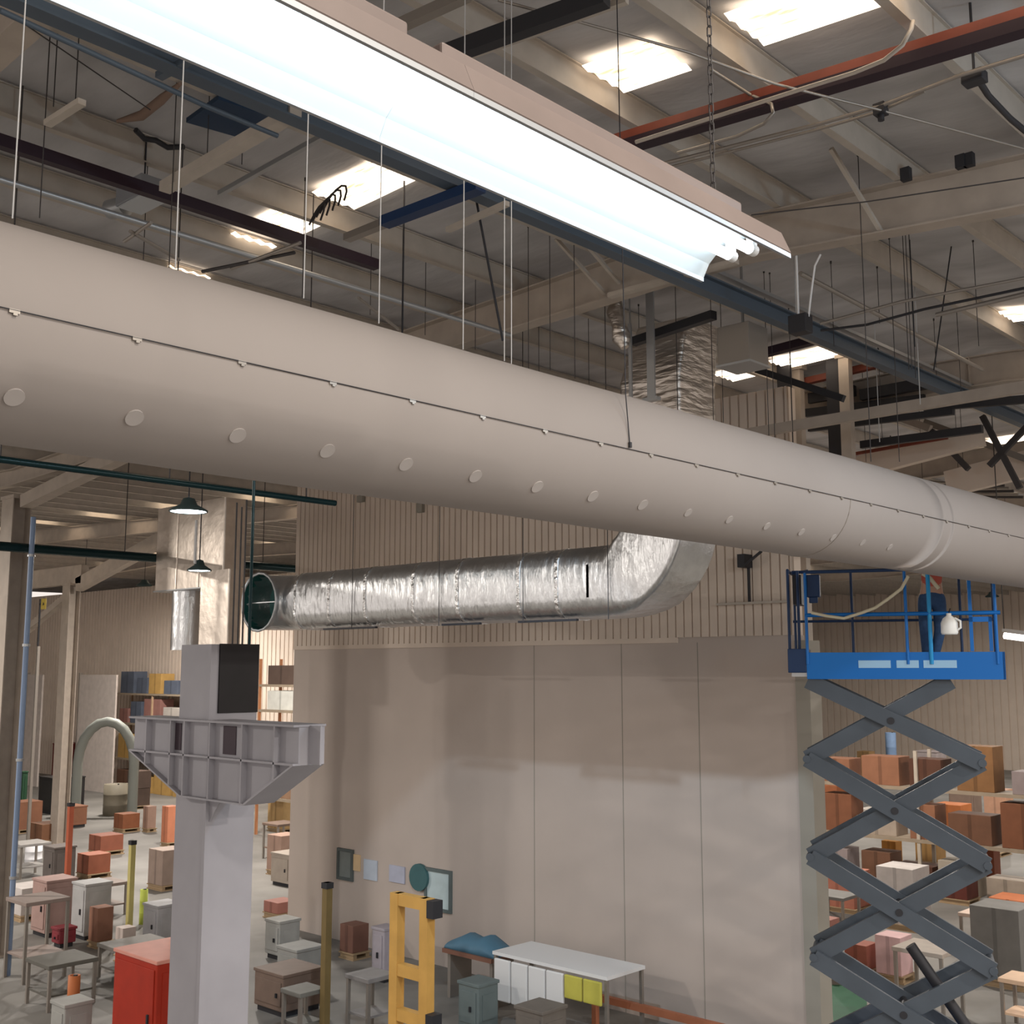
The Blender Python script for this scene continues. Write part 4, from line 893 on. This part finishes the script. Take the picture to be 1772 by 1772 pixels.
crate(140, 312, 1652, 1860, S(190,30,5), 'large orange-red machine with salmon top at lower left', 'machine_cabinet', 'machine', .8, S(220,130,110))
# grey box in front, lower left
crate(62, 130, 1735, 1830, S(150,150,145), 'grey box with pale lid at the lower left, before the orange machine', 'machine_cabinet', 'box')
# grey arch pipe
a_, b2 = fl(130, 1412), fl(228, 1412); zt3 = top_z(a_, 180, 1248)
tag(MB().tube([a_, a_+V((0, 0, zt3*.55))]+[a_.lerp(b2, .5-.5*cos(t))+V((0, 0, zt3*(.55+.45*sin(t)))) for t in [pi*k/10 for k in range(1, 10)]]+[b2+V((0, 0, zt3*.55)), b2], .22, 10).build('arch_pipe', mat('grey_green_paint', (.2, .21, .19), .5)), 'grey arch shaped pipe far at left behind the bracket', 'pipe')
# mezzanine rack with goods behind the column (upper left blur)
def rack(u0, u1, vtop, y, levels, lab, colr):
    x0, x1 = P(u0, 1300, 1, y).x, P(u1, 1300, 1, y).x
    z = P((u0+u1)/2, vtop, 1, y).z; t = thing('storage_rack', lab, 'rack', ((x0+x1)/2, y, 0)); n = max(1, int((x1-x0)/2.8))
    for k in range(n+1):
        x = x0+(x1-x0)*k/n
        for yy in (y, y+1): MB().box(x-.05, x+.05, yy-.04, yy+.04, 0, z).build('upright', colr, t)
    for l in levels:
        MB().box(x0, x1, y-.05, y+1.05, l-.1, l).build('shelf', cm(S(150,130,105)), t)
    return x0, x1, z
def rack_box(x, y, z, w, h, col, lab):
    t = thing('carton', lab, 'carton', (x, y, z)); MB().box(x-w/2, x+w/2, y, y+.8, z, z+h).build('body', cm(col), t, bevel=.01); MB().box(x-.05, x+.05, y-.005, y, z, z+h).build('tape', cm(tuple(q*.7 for q in col)), t)
y = 33.0; m_rk = cm(S(175,160,140))
lv = [1.5, 3.0]
x0, x1, z = rack(1395, 1800, 1300, 34, lv, 'pale pallet rack behind the scissor lift', m_rk)
cols = [S(160,140,120), S(130,72,42), S(165,145,125), S(95,55,38), S(140,90,45), S(140,122,120), S(150,90,58), S(55,50,58), S(165,150,130), S(115,72,48)]
random.seed(3); nm_ = {0: 'floor', 1.5: 'lower shelf', 3.0: 'upper shelf'}
for l in [0]+lv:
    x = x0+.5; k = 0
    while x < x1-.5:
        w = random.uniform(.6, 1.3); h = random.uniform(.5, 1.35)
        rack_box(x+w/2, 34.05, l, w, h, cols[random.randrange(10)], 'carton on the %s of the right rack, %s from left' % (nm_[l], ORD[k])); x += w+random.uniform(.1, .5); k += 1
x0, x1, z = rack(196, 330, 1205, 32.5, [1.7, 3.6, 5.2], 'tall pallet rack in the left hall behind the column', cm(S(190,150,110)))
x = x0+.3; k = 0
for l in (0, 1.7, 3.6, 5.2):
    x = x0+.4; k = 0
    while x < x1-.6:
        w = random.uniform(.9, 1.7); h = random.uniform(.6, 1.4)
        c = [S(190,140,60), S(120,80,60), S(80,90,110), S(150,95,85), S(175,165,155)][random.randrange(5)]
        rack_box(x+w/2, 32.55, l, w, h, c, 'carton on %s of the left hall rack, %s from left' % (['the floor', 'the lower shelf', 'the middle shelf', 'the top shelf'][[0, 1.7, 3.6, 5.2].index(l)], ORD[k])); x += w+random.uniform(.15, .6); k += 1
x0, x1, z = rack(447, 512, 1140, 27.5, [1.5, 3.2, 4.9, 5.9], 'narrow orange pallet rack between column and beige wall', cm(S(190,110,60)))
for l, c, lb in ((5.9, S(90,70,60), 'dark brown carton on the top of the narrow orange rack'), (4.9, S(200,200,190), 'whitish carton on the upper shelf of the narrow orange rack'), (3.2, S(215,140,50), 'amber carton on the middle shelf of the narrow orange rack'), (1.5, S(150,110,80), 'brown carton on the lower shelf of the narrow orange rack')):
    rack_box((x0+x1)/2, 27.6, l, (x1-x0)*.7, .75, c, lb)
# cream partition panels of the left hall
for u0, u1, y, lab in ((46, 72, 30, 'tall beige partition panel left of the second hall column'), (137, 200, 31, 'tall whitish partition panel right of the second hall column')):
    a_, b2 = P(u0, 1200, 1, y).x, P(u1, 1200, 1, y).x; t = thing('partition_panel', lab, 'panel', ((a_+b2)/2, y, 0))
    MB().box(a_, b2, y, y+.1, 0, 6.2).build('sheet', cm(S(195,180,170)), t); MB().box(a_-.05, a_+.05, y-.05, y+.15, 0, 6.3).build('frame', m_cond, t)
# hi-vis pole sign
crate(232, 250, 1540, 1600, S(205,225,60), 'lime green upright bin left of the column', 'drum', 'drum')
# yellow door frame lift
c0, w, d = footprint(678, 750, 1905, .3); zt4 = top_z(c0, 715, 1550); t = thing('portal_frame', 'tall amber yellow portal frame in front of the beige wall', 'frame', (c0.x, c0.y, 0)); my = cm(S(215,150,50))
xa_, xb2 = P(686, 1700, 1, c0.y).x, P(738, 1700, 1, c0.y).x
for x in (xa_, xb2): MB().box(x-.09, x+.09, c0.y-.08, c0.y+.08, 0, zt4).build('upright', my, t)
for z in (zt4-.09, zt4*.62, zt4*.4): MB().box(xa_, xb2, c0.y-.07, c0.y+.07, z-.09, z+.09).build('crossbar', my, t)
for z in (zt4-.15, zt4*.4): MB().box(xb2+.09, xb2+.24, c0.y-.1, c0.y+.1, z-.12, z+.14).build('hinge_block', m_dark, t)
# white covered trolley with hanging bags, near wall
p0 = P(850, 1735, 2, 0); a_, b2 = fl(862, 1716), fl(1046, 1738)
t = thing('covered_trolley', 'long trolley with white cover and hanging white bags by the wall', 'trolley', a_)
yy = 16.4; xa_, xb2 = P(852, 1650, 1, yy).x, P(1050, 1650, 1, yy).x; zt5 = P(950, 1668, 1, yy).z
MB().box(xa_, xb2, yy, yy+1.1, zt5-.06, zt5).build('cover', m_white, t)
for x in (xa_+.05, xb2-.05):
    for y in (yy+.05, yy+1.05): MB().box(x-.03, x+.03, y-.03, y+.03, 0, zt5-.06).build('leg', m_cond, t)
for k in range(6):
    x = xa_+.3+(xb2-xa_-.6)*k/5; m = m_white if k < 4 else cm(S(200,190,50))
    MB().box(x-.2, x+.2, yy-.06, yy+.0, zt5-(.85 if k < 4 else .5), zt5-.1).build('hanging_bag', m, t, bevel=.02)
yy = 16.7; a_, b2 = P(765, 1640, 1, yy).x, P(850, 1640, 1, yy).x; zb5 = P(805, 1650, 1, yy).z
t = thing('tarp_pile', 'blue tarpaulin bundle on a bench left of the white trolley', 'tarp', ((a_+b2)/2, yy, 0))
MB().loft([[V((x, yy+.4+.35*cos(q), zb5+h*max(0, sin(q))+.0)) for q in [pi*j/8 for j in range(9)]] for x, h in ((a_, .12), (a_+.4, .3), ((a_+b2)/2, .24), (b2-.4, .34), (b2, .1))], True).build('cloth', cm(S(60,110,140)), t)
MB().box(a_, b2, yy, yy+.8, zb5-.08, zb5).build('bench_top', cm(S(130,80,60)), t)
for x in (a_+.1, b2-.1): MB().box(x-.04, x+.04, yy+.1, yy+.7, 0, zb5-.08).build('bench_leg', m_cond, t)
crate(775, 845, 1700, 1790, S(95,110,110), 'teal grey cabinet below the blue tarpaulin bench', 'machine_cabinet', 'cabinet')
crate(870, 960, 1745, 1830, S(110,100,90), 'dark grey low crate before the white trolley', 'machine_cabinet', 'crate')
# orange kerb rail along the wall foot
a_, b2 = P(1030, 1712, 1, 17.4), P(1330, 1772, 1, 17.4)
tag(MB().bar((a_.x, 17.4, .5), (b2.x+.3, 17.4, .5), .1, .12).bar((a_.x, 17.4, 0), (a_.x, 17.4, .45), .1, .1).bar((b2.x, 17.4, 0), (b2.x, 17.4, .45), .1, .1).build('guard_rail', cm(S(190,100,60))), 'orange brown guard rail along the foot of the beige wall', 'rail')
# things on the wall
def wall_item(u0, v0, u1, v1, col, name, lab, cat, frame=None):
    a_, b2 = P(u0, v0, 1, YW-.02), P(u1, v1, 1, YW-.02); t = thing(name, lab, cat, (a_.x, YW, b2.z))
    MB().box(a_.x, b2.x, YW-.03, YW-.001, b2.z, a_.z).build('sheet', cm(col), t)
    if frame:
        f = MB(); e = .07
        f.box(a_.x-e, b2.x+e, YW-.06, YW-.001, a_.z, a_.z+e).box(a_.x-e, a_.x, YW-.06, YW-.001, b2.z, a_.z).box(b2.x, b2.x+e, YW-.06, YW-.001, b2.z, a_.z).box(a_.x-e, b2.x+e, YW-.06, YW-.001, b2.z-e, b2.z); f.build('frame', cm(frame), t)
wall_item(588, 1472, 608, 1520, S(110,120,118), 'notice_board', 'dark grey notice board at the left end of the wall', 'board', S(80,90,90))
wall_item(612, 1478, 623, 1508, S(215,175,120), 'notice_sheet', 'yellow sheet on the wall beside the notice board', 'poster')
wall_item(630, 1486, 652, 1525, S(170,185,205), 'notice_sheet', 'pale blue sheet on the wall, left of the two pale ones', 'poster')
wall_item(674, 1496, 700, 1530, S(165,170,195), 'notice_sheet', 'lilac blue sheet on the wall, right of the two pale ones', 'poster')
wall_item(740, 1506, 778, 1575, S(175,200,205), 'notice_board', 'pale blue board with dark frame on the wall above the tarpaulin', 'board', S(90,105,105))
p = P(726, 1518, 1, YW-.05); tag(MB().tube([(p.x, YW-.1, p.z), (p.x, YW-.02, p.z)], .3, 20).build('hose_reel', cm(S(55,105,110))), 'round teal hose reel on the wall beside the framed board', 'reel')
# green mat and cone
a_ = fl(1400, 1705); b2 = fl(1500, 1705); c2 = fl(1500, 1790); d2 = fl(1400, 1790)
tag(MB().prism([a_, b2, c2, d2], (0, 0, .01)).build('floor_mat', cm(S(25,95,60))), 'dark green floor mat left of the lift base', 'mat')
c = fl(1425, 1775); t = thing('traffic_cone', 'red and white traffic cone on the green mat', 'cone', (c.x, c.y, .01))
MB().lathe((c.x, c.y, .01), [(.17, .04), (.13, .3)], 16).build('cone_base_sleeve', cm(S(200,70,50)), t); MB().lathe((c.x, c.y, .01), [(.13, .3), (.09, .5)], 16).build('white_band', m_white, t); MB().lathe((c.x, c.y, .01), [(.09, .5), (.03, .85), (0, .85)], 16).build('tip', cm(S(200,70,50)), t)
MB().box(c.x-.22, c.x+.22, c.y-.22, c.y+.22, .01, .05).build('foot', cm(S(200,70,50)), t)

# ------------------------------------------------------------------ more goods standing about the halls
random.seed(11)
occ = [(o.location.x, o.location.y) for o in C.objects if o.parent is None and o.get('category') in ('carton', 'machine', 'cabinet', 'drum', 'table', 'crate', 'box', 'post', 'column', 'trolley', 'frame', 'rack', 'lift')]
GC = [(S(165,150,135), 'beige'), (S(150,145,140), 'light grey'), (S(175,165,155), 'cream'), (S(120,95,80), 'dull brown'), (S(140,120,110), 'mauve brown'), (S(110,108,104), 'mid grey'), (S(185,175,170), 'off-white'), (S(150,90,60), 'rusty brown')]
rows = [(v, u0, u1) for v in (1440, 1480, 1525, 1580, 1640, 1705, 1765) for u0, u1 in ((0, 298), (445, 545))]+[(v, 545, 840) for v in (1690, 1760, 1830)]+[(v, 850, 1010) for v in (1800, 1860)]+[(v, 1400, 1772) for v in (1440, 1490, 1550, 1620, 1700, 1770)]
gk = {}
for v, u0, u1 in rows:
    u = u0+random.uniform(5, 40)
    while u < u1:
        vv = v+random.uniform(-12, 12); c = fl(u, vv); wpx = 9000*1.0/((c-EYE).dot(Fw))*.16
        if all(hypot(c.x-a, c.y-b) > 1.7 for a, b in occ) and not (XA-.8 < c.x < XB+1 and YW-1.2 < c.y < YW+1.5):
            col_, cn = GC[random.randrange(8)]; kind, cat = [('carton_stack', 'carton'), ('machine_cabinet', 'machine'), ('work_table', 'table'), ('carton_stack', 'carton')][random.randrange(4)]
            side = 'left' if u < 300 else ('middle' if u < 1100 else 'right'); word = {'carton_stack': 'carton stack', 'machine_cabinet': 'cabinet machine', 'work_table': 'work table'}[kind]
            key = (side, word, cn); gk[key] = gk.get(key, 0)+1
            hpx = random.uniform(.8, 1.7)*FPX/((c-EYE).dot(Fw))
            crate(u-wpx*.9, u+wpx*.9, vv-hpx, vv, col_, '%s %s among the %s floor goods, %s of these from the back' % (cn, word, side, ORD[gk[key]-1]), kind, cat)
            occ.append((c.x, c.y))
        u += wpx*random.uniform(2.0, 3.0)

# flood light body behind the white duct
t = thing('flood_light', 'small flood light hanging behind the white duct, turned to the beige wall', 'lamp', (-9.9, 8.8, 10.1))
MB().box(-10.05, -9.75, 8.62, 8.78, 10.0, 10.22).build('housing', m_dark, t, bevel=.01); MB().tube([(-9.9, 8.7, 10.22), (-9.9, 8.7, roofz(-9.9)-.05)], .012, 6).build('stem', m_dark, t)
